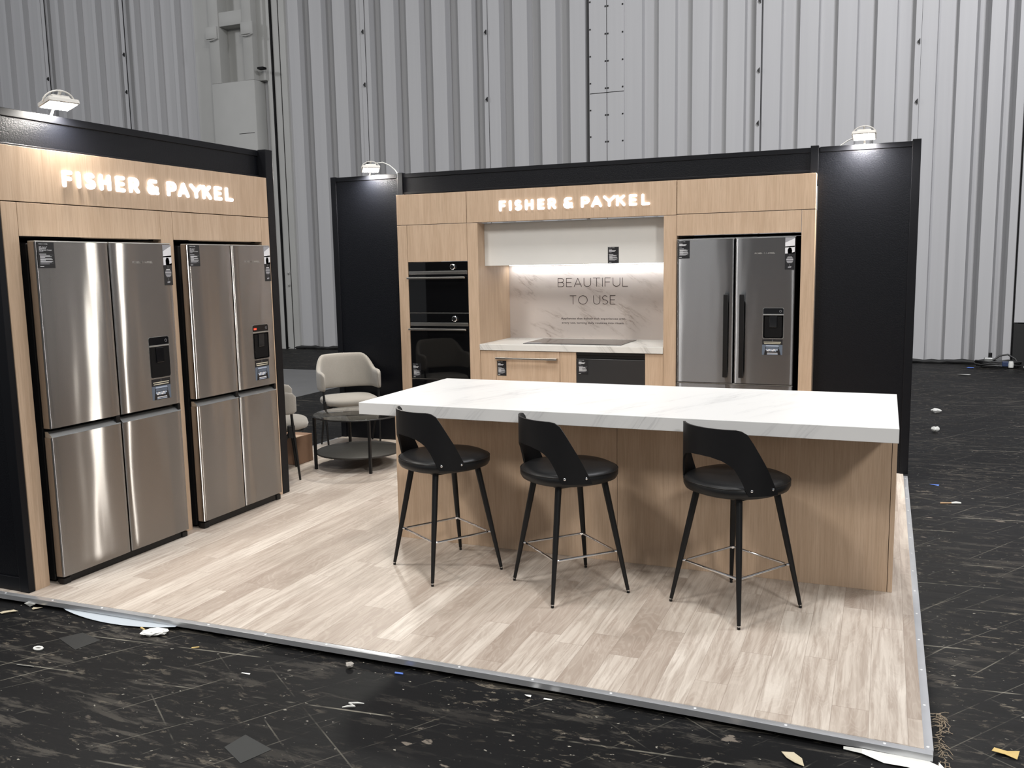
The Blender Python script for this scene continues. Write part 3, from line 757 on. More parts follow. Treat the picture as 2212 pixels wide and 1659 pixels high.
t = thing('fridge_surround', 'oak cabinet surround around the dark kitchen fridge', 'cabinet', (-1.1, 7.6, 0))
bx('stile', t, -1.671, -1.5655, YK, 7.96, 0, 2.0135, OAK, .001); bx('stile', t, -.6065, -.509, YK, 7.90, 0, 2.0165, OAK, .001)
hboard('upper_panel', t, -1.5625, -.6095, 1.8505, 2.0165)
bx('niche_lining', t, -1.563, -.609, 7.30, 7.90, 1.842, 1.849, CAV, 0); bx('back_board', t, -1.564, -.608, 7.86, 7.885, 0, 1.84, CAV, 0)
# base units
t = thing('base_cabinet', 'low oak cabinet with a wide drawer under the cooktop', 'cabinet', (-2.75, 7.6, 0))
for a, c in ((-3.3245, -3.1745), (-2.5725, -2.4265)): bx('filler_panel', t, a, c, YK + .002, YK + .024, .1, .890, OAK, .001)
d = bx('drawer_front', t, -3.1715, -2.5755, YK, YK + .022, .1, .889, OAK, .001)
b = B(); b.box(-3.166, -2.590, YK - .038, YK - .026, .818, .833, HANDM, .002)
for x in (-3.166, -2.690): b.box(x, x + .1, YK - .040, YK + .001, .816, .834, HANDM, .002)
b.done('handle', d, label='brushed metal bar handle')
info_card(d, -3.164, -3.076, .668, .800, YK - .0016)
bx('carcass', t, -3.32, -2.43, YK + .03, 7.92, .1, .888, CAV, 0); bx('plinth', t, -3.32, -2.43, YK + .05, YK + .07, 0, .1, OAK, .001)
bx('filler_panel', t, -1.8240, -1.6735, YK + .002, YK + .024, .1, .890, OAK, .001)
t = thing('dishwasher', 'black front dishwasher under the right half of the cooktop', 'dishwasher', (-2.125, 7.5, 0))
d = B().box(-2.4225, -1.8275, YK, YK + .03, .1, .836, plain('charcoal_dishwasher_front', (.022, .0225, .024), .33), .002).done('door_front', t)
B().box(-2.4225, -1.8275, YK + .012, YK + .03, .840, .868, BLK, .001).done('handle_recess', t)
B().box(-2.4225, -1.8275, YK + .002, YK + .03, .868, .889, BLKM, .002).done('control_strip', t)
B().box(-2.41, -1.84, YK + .032, 7.9, .1, .885, CAV).done('tub', t); B().box(-2.41, -1.84, YK + .05, YK + .07, 0, .1, OAK).done('plinth', t)
info_card(d, -2.412, -2.318, .702, .832, YK - .0016)
t = bx('worktop', None, -3.3265, -1.6715, YK - .012, 7.957, .8935, .9465, MARB2, .002, loc=(-2.5, 7.58, .8935))
t['label'] = 'marble kitchen worktop running under the splashback'; t['category'] = 'worktop'
t = thing('cooktop', 'black glass cooktop set on the marble kitchen worktop', 'cooktop', (-2.5, 7.59, .9465))
B().box(-2.955, -2.055, 7.335, 7.85, .9466, .9515, HOB, .002).done('glass_top', t)
B().box(-2.955, -2.055, 7.3325, 7.336, .9466, .9518, BLKM, .001).done('front_trim', t)
b = B(); b.box(-2.94, -2.80, 7.345, 7.40, .9515, .9518, PRINTG); b.done('control_zone', t)
t = thing('splashback', 'veined marble splashback with thin lettering behind the cooktop', 'splashback', (-2.5, 7.94, .9465))
B().box(-3.3265, -1.6715, 7.935, 7.955, .9466, 2.0, MARB3).done('slab', t)
fr = ((0, 7.9352, 0), (1, 0, 0), (0, 0, 1), (0, -1, 0))
def letters(text, x0, x1, y, hgt, wid, gap, space=.42):
    tot = sum((space if c == ' ' else GL[c][0] + gap) for c in text) - gap; k = (x1 - x0) / (tot * hgt); x = x0
    for c in text:
        if c == ' ': x += space * hgt * k; continue
        b = B(); strokes(b, c, x, y, hgt, wid, .0012, fr, TXT, xs=k); b.done('lettering', t); x += (GL[c][0] + gap) * hgt * k
letters('BEAUTIFUL', -2.833, -2.162, 1.431, .0765, .0050, .26); letters('TO USE', -2.716, -2.280, 1.268, .0785, .0050, .27)
fr = ((0, 7.9345, 0), (1, 0, 0), (0, 0, 1), (0, -1, 0))
b = B(); font_text(b, 'Appliances that deliver rich experiences with', -2.808, -2.186, 1.126, .0190, fr, TXT, .012); b.done('small_lettering', t)
b = B(); font_text(b, 'every use, turning daily routines into rituals.', -2.800, -2.194, 1.086, .0190, fr, TXT, .012); b.done('small_lettering', t)
t = thing('range_hood', 'plain white range hood box above the marble splashback', 'range hood', (-2.5, 7.6, 1.637))
d = B().box(-3.3265, -1.6715, 7.372, 7.934, 1.637, 2.013, HOODW, .002).done('hood_body', t)
B().box(-3.30, -1.70, 7.880, 7.900, 1.6325, 1.6375, LEDE).done('led_strip', t)
info_card(d, -2.181, -2.086, 1.640, 1.777, 7.3702)

# ------------------------------------------------------------------ island
t = thing('kitchen_island', 'oak clad island base standing on the pale planks', 'island', (-1.3, 4.95, 0))
bx('front_panel', t, -2.708, -1.3245, 4.633, 4.655, 0, .8265, OAK, .001); bx('front_panel', t, -1.3225, .0560, 4.633, 4.655, 0, .8265, OAK, .001)
bx('end_panel', t, .0585, .0805, 4.632, 5.32, 0, .8265, OAK, .001); bx('end_panel', t, -2.708, -2.686, 4.656, 5.32, 0, .8265, OAK, .001)
bx('rear_panel', t, -2.685, .057, 5.298, 5.32, 0, .8265, OAK, .001)
bx('carcass', t, -2.684, .056, 4.657, 5.297, .02, .82, CAV, 0)
t = bx('island_worktop', None, -2.7095, .0785, 4.240, 5.340, .8270, .8935, MARB, .002, loc=(-1.3, 4.79, .827))
t['label'] = 'thick white marble slab lying on the oak island'; t['category'] = 'worktop'

# ------------------------------------------------------------------ bar stools
def interp(x, tab):
    for (a, va), (c, vc) in zip(tab, tab[1:]):
        if a <= x <= c: return va + (vc - va) * (x - a) / (c - a)
    return tab[-1][1]
def make_stool(label, loc, rz):
    t = thing('bar_stool', label, 'bar stool', loc, rz, 'black bar stools at the island', local=True)
    s = B()
    s.lathe([(.13, .572), (.205, .575), (.228, .585), (.236, .602), (.236, .618), (.230, .632), (.210, .6435), (.15, .648), (.02, .650)], (0, 0, 0), LEA, 48, 1.0, 1.02, 2.25)
    seat = s.done('seat', t, smooth=1.2)
    s = B(); s.tube([(.2345 * (abs(math.cos(a)) ** 2.25 + abs(math.sin(a)) ** 2.25) ** (-1 / 2.25) * math.cos(a), 1.02 * .2345 * (abs(math.cos(a)) ** 2.25 + abs(math.sin(a)) ** 2.25) ** (-1 / 2.25) * math.sin(a), .628) for a in [2 * PI * k / 48 for k in range(48)]], .0028, LEA, 6, closed=True); s.done('piping', seat)
    # bent plywood back: a sheet wrapped round the seat, arch cut out below
    ZT = [(0, .900), (40, .899), (46, .894), (52, .878), (58, .838), (72, .735), (86, .615), (88, .600)]
    ZB = [(0, .772), (14, .769), (26, .757), (33, .742), (39, .722), (45, .680), (50, .632), (54, .598), (88, .595)]
    b = B(); rings = []; R0, R1 = .2395, .2495
    N = 88; nz = 8
    for i in range(N + 1):
        d = -88 + 176 * i / N; zt = interp(abs(d), ZT); zb = min(interp(abs(d), ZB), zt - .004); a = math.radians(d)
        ring = []
        for k in range(nz): z = zb + (zt - zb) * k / (nz - 1); ring.append((R1 * math.sin(a), -R1 * math.cos(a) * 1.01, z))
        for k in range(nz): z = zt + (zb - zt) * k / (nz - 1); ring.append((R0 * math.sin(a), -R0 * math.cos(a) * 1.01, z))
        rings.append(ring)
    b.rings(rings, PLY); back = b.done('backrest', t, smooth=.5)
    for sgn in (-1, 1):
        for d in (57, 81):
            a = math.radians(d * sgn); dx, dy = math.sin(a), -math.cos(a) * 1.01
            b = B(); b.tube([(dx * .247, dy * .247, .624), (dx * .2525, dy * .2525, .624), (dx * .2545, dy * .2545, .624)], [.0062, .0062, .0035], CHROME, 12); b.done('screw', back)
    q = B(); q.box(-.14, .14, -.14, .14, .560, .574, BLKM, .003); q.done('seat_plate', t)
    for sx, sy in ((-1, -1), (1, -1), (1, 1), (-1, 1)):
        b = B(); b.tube([(sx * .128, sy * .128, .575), (sx * .170, sy * .170, .30), (sx * .2135, sy * .2135, .016)], [.0165, .0145, .0088], BLKM, 14)
        lg = b.done('leg', t)
        b = B(); b.tube([(sx * .2135, sy * .2135, .017), (sx * .2145, sy * .2145, .010)], .004, CHROME, 10); b.tube([(sx * .2145, sy * .2145, .010), (sx * .2147, sy * .2147, .0008)], .0075, BLK, 12); b.done('foot_glide', lg)
    b = B(); e = .170; r = .02; pts = []
    for cx, cy, a0 in ((e - r, e - r, 0), (-e + r, e - r, 90), (-e + r, -e + r, 180), (e - r, -e + r, 270)):
        for k in range(5): a = math.radians(a0 + 90 * k / 4); pts.append((cx + r * math.cos(a), cy + r * math.sin(a), .212))
    b.tube(pts, .0062, CHROME, 10, closed=True)
    for sx, sy in ((-1, -1), (1, -1), (1, 1), (-1, 1)): b.tube([(sx * .158, sy * .158, .212), (sx * .180, sy * .180, .212)], .006, CHROME, 8)
    b.done('footrest', t, label='chrome square footrest')
    return t
st = make_stool('black bar stool at the left end of the island, nearest the armchairs', (-2.176, 4.232, 0), math.radians(57 - 90))
for lab, x, y, a in (('black bar stool in the middle of the three at the island', -1.444, 4.176, 47.6), ('black bar stool at the right end of the island, nearest the aluminium corner', -.6195, 4.214, 57)):
    c = copy_tree(st); c['label'] = lab; c.location = (x, y, 0); c.rotation_euler = (0, 0, math.radians(a - 90))

# ------------------------------------------------------------------ lounge
def make_armchair(label, loc, rz):
    t = thing('armchair', label, 'armchair', loc, rz, 'beige lounge armchairs', local=True)
    # seat cushion
    b = B(); b.lathe([(.16, .388), (.225, .391), (.246, .402), (.252, .424), (.246, .445), (.225, .457), (.15, .463), (.02, .465)], (0, -.015, 0), FAB, 44, 1.0, 1.0, 3.2); b.done('seat', t, smooth=1.3)
    # wrap-round back and arms
    path = []
    n = 26
    for i in range(n + 1):
        a = -90 + 180 * i / n; ar = math.radians(a); sa, ca = math.sin(ar), math.cos(ar)
        path.append((.264 * math.copysign(abs(sa) ** .62, sa), -.235 * max(ca, 0) ** .62 + .03))
    L0 = [(-.254, .135), (-.260, .11), (-.264, .07)]; path = L0 + path + [(-x, y) for x, y in reversed(L0)]
    S = [0]
    for p, q in zip(path, path[1:]): S.append(S[-1] + math.hypot(q[0] - p[0], q[1] - p[1]))
    T = S[-1]; rings = []
    for i, (x, y) in enumerate(path):
        p, q = path[max(i - 1, 0)], path[min(i + 1, len(path) - 1)]; dx, dy = q[0] - p[0], q[1] - p[1]; l = math.hypot(dx, dy); nx, ny = dy / l, -dx / l
        s = abs(S[i] - T / 2) / (T / 2)                              # 0 at the middle of the back, 1 at the arm fronts
        k = min(1, max(0, (s - .34) / .34)); k = k * k * (3 - 2 * k)
        zt = .845 - .012 * s - .135 * k; zb = .520 + .006 * k
        if s < .36: zt -= 0.0
        th = .026 - .004 * k
        e = 1.0
        if s > .90: e = math.sqrt(max(.02, 1 - ((s - .90) / .105) ** 2)); zt -= .05 * (1 - e); zb += .03 * (1 - e)
        lean = .03
        ring = []
        for j in range(20):
            a = 2 * PI * j / 20; ca, sa = math.cos(a), math.sin(a)
            pw = .45; u = math.copysign(abs(ca) ** pw, ca); w = math.copysign(abs(sa) ** pw, sa)
            zz = (zt + zb) / 2 + w * (zt - zb) / 2; off = u * th * e
            ln = -(zz - .52) * lean * 2.2 * (1 - s) if y < 0 else 0
            ring.append((x + nx * off, y + ny * off + ln, zz))
        rings.append(ring)
    b = B(); b.rings(rings, FAB); back = b.done('backrest', t, smooth=1.2)
    for sg in (-1, 1):
        b = B(); b.tube([(sg * .158, -.193, .53), (sg * .155, -.207, .62), (sg * .150, -.222, .70)], .0022, FAB, 6); b.done('seam', back)
    for sg in (-1, 1):
        b = B(); b.tube([(sg * .262, .095, .545), (sg * .256, .105, .40), (sg * .243, .140, .0022)], [.010, .0115, .0085], BLKM, 10); b.done('leg', t)
        b = B(); b.tube([(sg * .252, .095, .42), (sg * .246, -.135, .0045)], [.0115, .0085], BLKM, 10); b.done('leg', t)
        b = B(); b.box(sg * .254 - .010, sg * .254 + .010, .062, .118, .34, .44, BLKM, .006); b.done('leg_bracket', t)
    b = B(); b.tube([(-.25, .10, .378), (.25, .10, .378)], .011, BLKM, 8); b.tube([(-.2, -.12, .382), (.2, -.12, .382)], .011, BLKM, 8); b.box(-.2, .2, -.14, .19, .380, .390, BLKM, .003); b.done('seat_frame', t)
    return t
ac = make_armchair('beige grey armchair facing out beside the tall black panel', (-4.584, 7.017, 0), math.radians(-42.4 - 90))
c = copy_tree(ac); c['label'] = 'beige grey armchair half hidden behind the fridge wall, before a brown box'; c.location = (-4.450, 5.770, 0); c.rotation_euler = (0, 0, math.radians(39.6 - 90))

t = thing('coffee_table', 'round coffee table with smoked glass top and dark lower shelf', 'coffee table', (-4.027, 6.292, 0))
cx, cy = -4.027, 6.292
B().lathe([(.365, .4365), (.368, .438), (.368, .4415), (.365, .443)], (cx, cy, 0), GLASS, 64).done('glass_top', t, label='smoked glass disc')
b = B(); b.tube([(cx + .368 * math.cos(a), cy + .368 * math.sin(a), .4335) for a in [2 * PI * k / 64 for k in range(64)]], .0055, BLKM, 8, closed=True); b.done('top_ring', t)
B().lathe([(.352, .118), (.358, .120), (.358, .132), (.354, .134), (.02, .134)], (cx, cy, 0), SHELFM, 64).done('lower_shelf', t)
for sx, sy in ((-1, -1), (1, -1), (1, 1), (-1, 1)):
    x, y = cx + sx * .2605, cy + sy * .2605
    b = B(); b.box(x - .0105, x + .0105, y - .0105, y + .0105, 0, .432, BLKM, .002); b.done('leg', t)
t = thing('cardboard_box', 'brown box on the planks behind the half hidden armchair', 'box', (-4.69, 6.2, 0))
B().box(-4.865, -4.52, 6.10, 6.32, .001, .238, BOXM, .004).done('box_body', t)
b = B(); b.box(-4.865, -4.52, 6.098, 6.20, .236, .241, TAPEM, .001); b.done('lid_flap', t)

# ------------------------------------------------------------------ floodlights
def floodlight(label, loc, yaw, tilt, cable, energy):
    """loc is the foot on the panel top; yaw = heading of the beam; tilt = degrees below level"""
    t = thing('floodlight', label, 'floodlight', loc, group='floodlights on the panel tops')
    Fd = Vector((math.cos(yaw) * math.cos(tilt), math.sin(yaw) * math.cos(tilt), -math.sin(tilt)))
    Rt = Vector((-math.sin(yaw), math.cos(yaw), 0)); Up = Fd.cross(Rt) * -1
    if Up.z < 0: Up = -Up
    C = Vector(loc) + Vector((0, 0, .050)) + Vector((math.cos(yaw), math.sin(yaw), 0)) * .095
    def obox(b, w, h, d0, d1, m, bev=.006, cc=C):
        tb = bmesh.new(); bmesh.ops.create_cube(tb, size=1)
        for v in tb.verts: v.co = Vector((v.co.x * w, v.co.y * h, (d0 + d1) / 2 + v.co.z * (d1 - d0)))
        if bev: bmesh.ops.bevel(tb, geom=list(tb.edges), offset=bev, segments=2, affect='EDGES')
        m4 = Matrix((Rt, Up, Fd)).transposed().to_4x4(); m4.translation = cc
        b.merge(tb, m, m4)
    b = B(); obox(b, .162, .128, -.016, .008, LAMPB, .004); obox(b, .10, .08, -.032, -.014, LAMPB, .004)
    for k in range(5): obox(b, .095, .004, -.040, -.030, LAMPB, 0, C + Up * (.028 - .014 * k))
    b.done('housing', t)
    b = B(); obox(b, .142, .108, .008, .0105, GLOW, 0); b.done('lamp_glass', t)
    b = B(); arch = []
    for k in range(13):
        a = PI * k / 12; arch.append(C + Rt * (.084 * math.cos(a)) - Fd * .006 + (Up * .45 - Fd * .6) * (.09 * math.sin(a)))
    b.tube(arch, .004, LAMPB, 8); b.tube([arch[6], Vector(loc) + Vector((0, 0, .0))], .007, LAMPB, 8); b.done('bracket', t)
    if cable:
        b = B(); b.tube([Vector(loc) + Vector(p) for p in cable], .0045, WCABLE, 8); b.done('cable', t)
    li = bpy.data.lights.new('flood', 'AREA'); li.shape = 'RECTANGLE'; li.size = .14; li.size_y = .11; li.energy = energy; li.color = (1.0, .955, .88)
    lo = bpy.data.objects.new('flood', li); COL.objects.link(lo)
    m4 = Matrix((Rt, Up, -Fd)).transposed()
    if m4.determinant() < 0: m4 = Matrix((-Rt, Up, -Fd)).transposed()
    m4 = m4.to_4x4(); m4.translation = C + Fd * .02; lo.matrix_world = m4
floodlight('lit floodlight on the header above the left letter sign', (-4.13, 3.585, 2.471), math.radians(-14), math.radians(80), None, 24)
floodlight('lit floodlight with a looping white cable over the armchair panel', (-4.47, 7.345, 2.487), math.radians(-52), math.radians(76), [(.02, .02, .09), (.06, .03, .115), (.12, .04, .12), (.19, .04, .09), (.25, .035, .045), (.285, .03, .004)], 42)
floodlight('lit floodlight on the tall panel right of the kitchen', (-.18, 7.345, 2.487), math.radians(-92), math.radians(74), [(-.06, .0, .06), (-.12, .0, .035), (-.17, .0, .002)], 46)

# ------------------------------------------------------------------ litter and cables on the hall floor
def lump(name, label, cat, x, y, sx, sy, sz, m, rz=0.0, seed=1, group=None, n=2, z=None):
    t = bmesh.new(); bmesh.ops.create_icosphere(t, subdivisions=n, radius=1.0); rr = random.Random(seed)
    for v in t.verts: v.co = Vector((v.co.x * sx * rr.uniform(.72, 1.18), v.co.y * sy * rr.uniform(.72, 1.18), v.co.z * sz * rr.uniform(.6, 1.1)))
    zm = min(v.co.z for v in t.verts); b = B(); b.merge(t, m, Matrix.Translation((x, y, (ZH if z is None else z) - zm)) @ Matrix.Rotation(rz, 4, 'Z'))
    o = b.done(name, loc=(x, y, ZH if z is None else z), smooth=.3); o['label'] = label; o['category'] = cat
    if group: o['group'] = group
    return o
def scrap(name, label, cat, x, y, pts, m, h=.006, group=None, curl=.006, seed=2):
    """a torn flat scrap with curled corners"""
    rr = random.Random(seed); b = B(); n = len(pts)
    hs = [rr.uniform(0, curl) for _ in pts]
    ctr = (x + sum(p[0] for p in pts) / n, y + sum(p[1] for p in pts) / n)
    lo = [(x + px, y + py, ZH + hh) for (px, py), hh in zip(pts, hs)]; hi = [(a, c, z + .0012) for a, c, z in lo]
    b.add(lo + [(ctr[0], ctr[1], ZH)] + hi + [(ctr[0], ctr[1], ZH + .0012)],
          [(i, (i + 1) % n, n) for i in range(n)] + [(n + 1 + (i + 1) % n, n + 1 + i, 2 * n + 1) for i in range(n)] + [(i, n + 1 + i, n + 1 + (i + 1) % n, (i + 1) % n) for i in range(n)], m)
    o = b.done(name, loc=(x, y, ZH), smooth=.3); o['label'] = label; o['category'] = cat
    if group: o['group'] = group
    return o
LG = 'litter on the black hall floor'
b = B(); tb = bmesh.new(); bmesh.ops.create_icosphere(tb, subdivisions=3, radius=1.0); rr = random.Random(5)
for v in tb.verts: v.co = Vector((v.co.x * .062 * rr.uniform(.8, 1.15), v.co.y * .034 * rr.uniform(.7, 1.2), .016 * v.co.z * rr.uniform(.4, 1.2)))
b.merge(tb, WHITEP, Matrix.Translation((-3.11, 3.035, ZH + .014)) @ Matrix.Rotation(.5, 4, 'Z'))
o = b.done('tissue', loc=(-3.11, 3.035, ZH), smooth=.3); o['label'] = 'crumpled white tissue on the floor under the front edging'; o['category'] = 'tissue'; o['group'] = LG
lump('pebble', 'round grey lump lying close before the aluminium edging', 'litter', -2.05, 3.055, .020, .017, .014, GREYP, seed=11, group=LG)
b = B(); b.tube([(-1.885, 2.745, ZH + .005), (-1.865, 2.752, ZH + .009), (-1.842, 2.765, ZH + .006), (-1.872, 2.774, ZH + .010), (-1.846, 2.792, ZH + .007), (-1.822, 2.802, ZH + .004)], [.002, .0035, .004, .004, .0035, .002], WHITEP, 7); o = b.done('plastic_strip', loc=(-1.857, 2.77, ZH)); o['label'] = 'white zigzag strip lying on the black floor'; o['category'] = 'litter'; o['group'] = LG
scrap('paper_scrap', 'straight white paper stick at the far left of the floor', 'litter', -3.392, 2.572, [(-.04, -.006), (.04, .004), (.04, .014), (-.04, .004)], WHITEP, group=LG)
b = B(); b.tube([(-3.489 + .022 * math.cos(k * PI / 5), 2.722 + .013 * math.sin(k * PI / 5), ZH + .006) for k in range(10)], .005, WHITEP, 6, closed=True); o = b.done('paper_loop', loc=(-3.489, 2.722, ZH)); o['label'] = 'small white paper loop on the floor near the left corner'; o['category'] = 'litter'; o['group'] = LG
scrap('paper_scrap', 'thin white sliver midway across the dark foreground', 'litter', -2.435, 2.852, [(-.022, -.002), (.022, .0), (.02, .007), (-.02, .005)], WHITEP, group=LG, seed=4)
scrap('paper_scrap', 'curled yellow scrap at the lower right of the floor', 'litter', .43, 3.275, [(-.04, -.012), (.0, -.018), (.035, -.03), (.045, .0), (.01, .022), (-.03, .012)], YELP, group=LG, curl=.022, seed=9)
scrap('paper_scrap', 'pale torn scrap before the front right corner of the platform', 'litter', -.227, 2.985, [(-.05, .025), (-.03, -.005), (.0, -.03), (.03, -.035), (.02, .0), (-.01, .03)], TANP, group=LG, curl=.012, seed=10)
scrap('paper_scrap', 'white paper piece cut off by the bottom of the picture', 'litter', -.60, 2.79, [(-.06, -.05), (.05, -.06), (.09, .0), (.04, .03), (-.05, .02)], WHITEP, group=LG, curl=.014, seed=12) if False else None
lump('foam_lump', 'pair of white lumps on the floor right of the stand', 'litter', .556, 10.648, .055, .028, .028, WHITEP, seed=13, group=LG)
lump('plastic_lump', 'round white cap on the floor right of the island', 'litter', .493, 9.442, .035, .032, .035, WHITEP, seed=14, group=LG)
scrap('plastic_scrap', 'blue scrap on the floor right of the panel foot', 'litter', .385, 7.204, [(-.03, 0), (.03, -.012), (.035, .01), (-.02, .02)], BLUEP, group=LG, seed=15)
b = B(); b.tube([(.40, 6.66, ZH + .006), (.47, 6.68, ZH + .007)], [.006, .004], WOODS, 6); b.tube([(.47, 6.68, ZH + .007), (.50, 6.69, ZH + .009), (.53, 6.70, ZH + .006)], [.006, .009, .006], WHITEP, 6); o = b.done('splinter', loc=(.456, 6.682, ZH)); o['label'] = 'wood splinter with a white end right of the platform'; o['category'] = 'litter'; o['group'] = LG
scrap('plastic_scrap', 'blue scrap near the far corrugated wall', 'litter', 1.224, 15.083, [(-.05, -.03), (.05, -.04), (.06, .05), (-.02, .06)], BLUEP, group=LG, curl=.03, seed=16)
scrap('paper_scrap', 'white scrap before the far corrugated wall at right', 'litter', 1.077, 14.172, [(-.08, .04), (.06, -.05), (.09, -.02), (-.04, .08)], WHITEP, group=LG, curl=.02, seed=17)
scrap('paper_scrap', 'small white flake under the middle of the front edging', 'litter', -1.247, 3.084, [(-.016, .006), (.0, -.012), (.016, -.008), (.01, .012)], WHITEP, group=LG, curl=.012, seed=18)
scrap('paper_scrap', 'tiny white rectangle beside the flake under the front edging', 'litter', -1.163, 3.083, [(-.017, -.006), (.017, -.004), (.017, .008), (-.017, .006)], WHITEP, group=LG, seed=19)
scrap('paper_scrap', 'tan bow shaped scrap on the floor at the left edge', 'litter', -4.013, 2.985, [(-.03, -.03), (-.01, -.03), (.0, -.012), (.02, .0), (.03, .03), (.0, .028), (-.005, .01), (-.025, -.005)], TANP, group=LG, curl=.01, seed=20)
scrap('paper_scrap', 'tan scrap just below the left end of the edging', 'litter', -3.933, 3.072, [(-.025, .01), (.0, -.02), (.012, -.022), (.03, .018), (.005, .012)], TANP, group=LG, curl=.01, seed=21)
scrap('paper_scrap', 'white torn strip under the edging at the far left', 'litter', -4.24, 3.072, [(-.05, .01), (.045, -.014), (.05, .0), (.0, .014)], WHITEP, group=LG, curl=.016, seed=22)
scrap('paper_scrap', 'white torn triangle under the edging near the black end panel', 'litter', -3.985, 3.085, [(-.026, -.012), (.04, .0), (-.02, .012)], WHITEP, group=LG, curl=.02, seed=23)
b = B(); b.tube([(-3.225, 3.068, ZH + .004), (-3.19, 3.056, ZH + .004)], [.005, .003], YELP, 6); o = b.done('litter_stick', loc=(-3.207, 3.06, ZH)); o['label'] = 'yellowish stick lying behind the crumpled tissue'; o['category'] = 'litter'; o['group'] = LG
b = B(); b.tube([(-2.832, 2.972, ZH + .004), (-2.806, 2.992, ZH + .004)], .003, YELP, 6); o = b.done('litter_stick', loc=(-2.82, 2.984, ZH)); o['label'] = 'short yellow stick on the floor right of the crumpled tissue'; o['category'] = 'litter'; o['group'] = LG
b = B(); b.tube([(-1.842, 3.076, ZH + .004), (-1.806, 3.080, ZH + .004)], .004, BLUEP, 6); o = b.done('plastic_tube', loc=(-1.822, 3.08, ZH)); o['label'] = 'tiny blue tube under the front edging near the round lump'; o['category'] = 'litter'; o['group'] = LG
scrap('tape_patch', 'faint grey square patch stuck to the floor left of the tissue', 'floor patch', -3.395, 2.862, [[-0.11, -0.018], [-0.056, 0.07], [0.094, 0.034], [0.072, -0.086]], plain('worn_tape', (.012, .0125, .012), .6), curl=.0004, seed=24)
scrap('tape_patch', 'faint grey square patch at the bottom edge of the floor', 'floor patch', -2.046, 2.374, [[-0.078, -0.021], [-0.063, 0.076], [0.093, 0.028], [0.047, -0.085]], plain('worn_tape_green', (.014, .0155, .015), .6), curl=.0004, seed=25)
b = B(); rr = random.Random(3); top_, bot_ = [], []
for k in range(14):
    u = k / 13; x = -3.79 + u * .74; s = math.sin(PI * min(1, u * 1.02)) ** .7
    top_.append((x, 3.108 + .01 * u, -.026)); bot_.append((x, 3.108 - .052 * s - .002, -.026 - .014 * s))
b.rings([top_, bot_], FILM, closed=False); bm2 = b
o = b.done('plastic_film', loc=(-3.4, 3.09, ZH)); o['label'] = 'pale protective film peeling from under the left half of the edging'; o['category'] = 'film'
b = B(); rr = random.Random(8)
P = [(-.08, 3.108), (-.02, 3.085), (.05, 3.066), (.12, 3.055), (.19, 3.045), (.235, 3.02), (.218, 3.085)]
lo = [(x, y, ZH + .0015 + rr.uniform(0, .012)) for x, y in P]; hi = [(x, min(y + .055, 3.104), ZH + .016 + rr.uniform(0, .006)) for x, y in P]
b.rings([lo, hi], WHITEP, closed=False); o = b.done('torn_paper', loc=(.08, 3.07, ZH)); o['label'] = 'torn white paper under the front right corner of the platform'; o['category'] = 'litter'; o['group'] = LG
b = B()
for k in range(70):
    x, y = .225 + abs(rr.gauss(0, .018)), rr.uniform(3.02, 3.50); a = rr.uniform(0, PI); l = rr.uniform(.008, .026)
    b.tube([(x - l * math.cos(a), y - l * math.sin(a), ZH + .002), (x, y, ZH + rr.uniform(.004, .012)), (x + l * math.cos(a + .6), y + l * math.sin(a + .6), ZH + .002)], .0011, STRAW, 4)
o = b.done('straw_fibres', loc=(.24, 3.25, ZH)); o['label'] = 'dry fibres lying along the right front corner of the platform'; o['category'] = 'fibres'; o['kind'] = 'stuff'
# cable heap at the foot of the far wall
t = thing('cable_coil', 'heap of black cable at the foot of the corrugated wall', 'cable', (1.62, 15.35, ZH)); b = B(); pts = []
for k in range(90):
    a = k * .42; pts.append((1.62 + (.27 + .05 * math.sin(k * .7)) * math.cos(a), 15.32 + .13 * math.sin(a), ZH + .02 + .0009 * k + .012 * math.sin(k * 1.9)))
b.tube(pts, .016, CABLEM, 6); b.tube([(1.55, 15.4, ZH + .09), (1.65, 15.42, ZH + .17), (1.76, 15.42, ZH + .19), (1.86, 15.4, ZH + .13), (1.90, 15.36, ZH + .05)], .014, CABLEM, 6); b.done('cable_loops', t)
B().box(1.43, 1.55, 15.28, 15.36, ZH + .08, ZH + .15, GRIP, .01).done('plug', t, label='grey metal plug')
B().box(1.49, 1.54, 15.34, 15.38, ZH + .15, ZH + .22, BLK, .005).done('clip', t)
B().box(1.66, 1.75, 15.17, 15.24, ZH + .03, ZH + .11, PLUGB, .012).done('connector', t, label='dark blue connector')
B().lathe([(.035, 0), (.038, .05), (.03, .09)], (1.78, 15.18, ZH + .02), WHITEP, 12).done('cap', t, label='white cap')
t = thing('cable_coil', 'white cable coil on the floor at the right picture edge', 'cable', (2.16, 15.08, ZH)); b = B(); pts = []
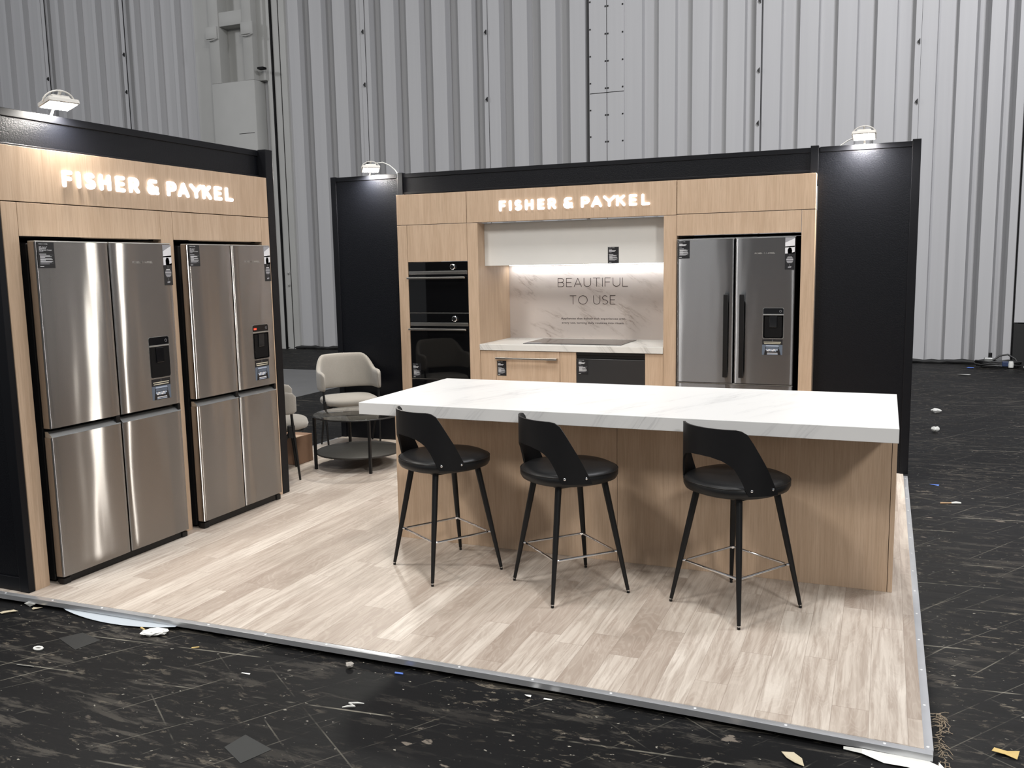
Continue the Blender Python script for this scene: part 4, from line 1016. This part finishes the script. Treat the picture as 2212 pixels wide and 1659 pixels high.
for k in range(60): a = k * 2 * PI / 15; pts.append((2.16 + (.20 + .006 * (k % 7)) * math.cos(a), 15.08 + (.11 + .006 * (k % 5)) * math.sin(a), ZH + .014 + .0005 * k))
b.tube(pts, .012, WCABLE, 6); b.done('cable_loops', t)

# ------------------------------------------------------------------ light
def area(name, loc, target, sx, sy, energy, col=(1, 1, 1), spread=PI):
    li = bpy.data.lights.new(name, 'AREA'); li.shape = 'RECTANGLE'; li.size = sx; li.size_y = sy; li.energy = energy; li.color = col; li.spread = spread
    o = bpy.data.objects.new(name, li); COL.objects.link(o); o.location = loc
    o.rotation_euler = (Vector(target) - Vector(loc)).to_track_quat('-Z', 'Y').to_euler(); return o
area('under_hood_led', (-2.5, 7.885, 1.630), (-2.5, 7.90, .9), 1.58, .015, 2.6, (.93, .97, 1.0))
area('hall_lamp', (7.0, -5.4, 8.8), (-1.2, 4.5, .5), 1.5, 1.5, 800, (1.0, .975, .94))
area('hall_lamp', (-6.5, -4.0, 9.5), (-2.5, 5.0, .5), 1.6, 1.6, 520, (1.0, .975, .94))
area('hall_lamp', (-21.0, 3.0, 10.0), (-5.0, 15.7, 3.0), 1.6, 1.6, 540, (.97, .97, 1.0))
area('hall_lamp', (3.5, 7.5, 10.5), (1.5, 15.0, 3.5), 1.6, 1.6, 860, (.96, .96, 1.0))
area('hall_lamp', (0.5, 2.0, 10.5), (0.5, 2.0, 0), 1.6, 1.6, 440, (1.0, .985, .96))
area('hall_lamp', (-3.5, 3.5, 10.5), (-3.5, 3.5, 0), 1.6, 1.6, 400, (1.0, .985, .96))
w = bpy.data.worlds.new('hall'); sc.world = w; w.use_nodes = True
bg = w.node_tree.nodes['Background']; bg.inputs[0].default_value = (.93, .96, 1.0, 1); bg.inputs[1].default_value = .25

sc.view_settings.view_transform = 'Standard'; sc.view_settings.look = 'None'; sc.view_settings.gamma = 1.0
sc.view_settings.exposure = 0.0; sc.view_settings.use_curve_mapping = False
for o in bpy.data.objects:
    if '_local' in o: del o['_local']
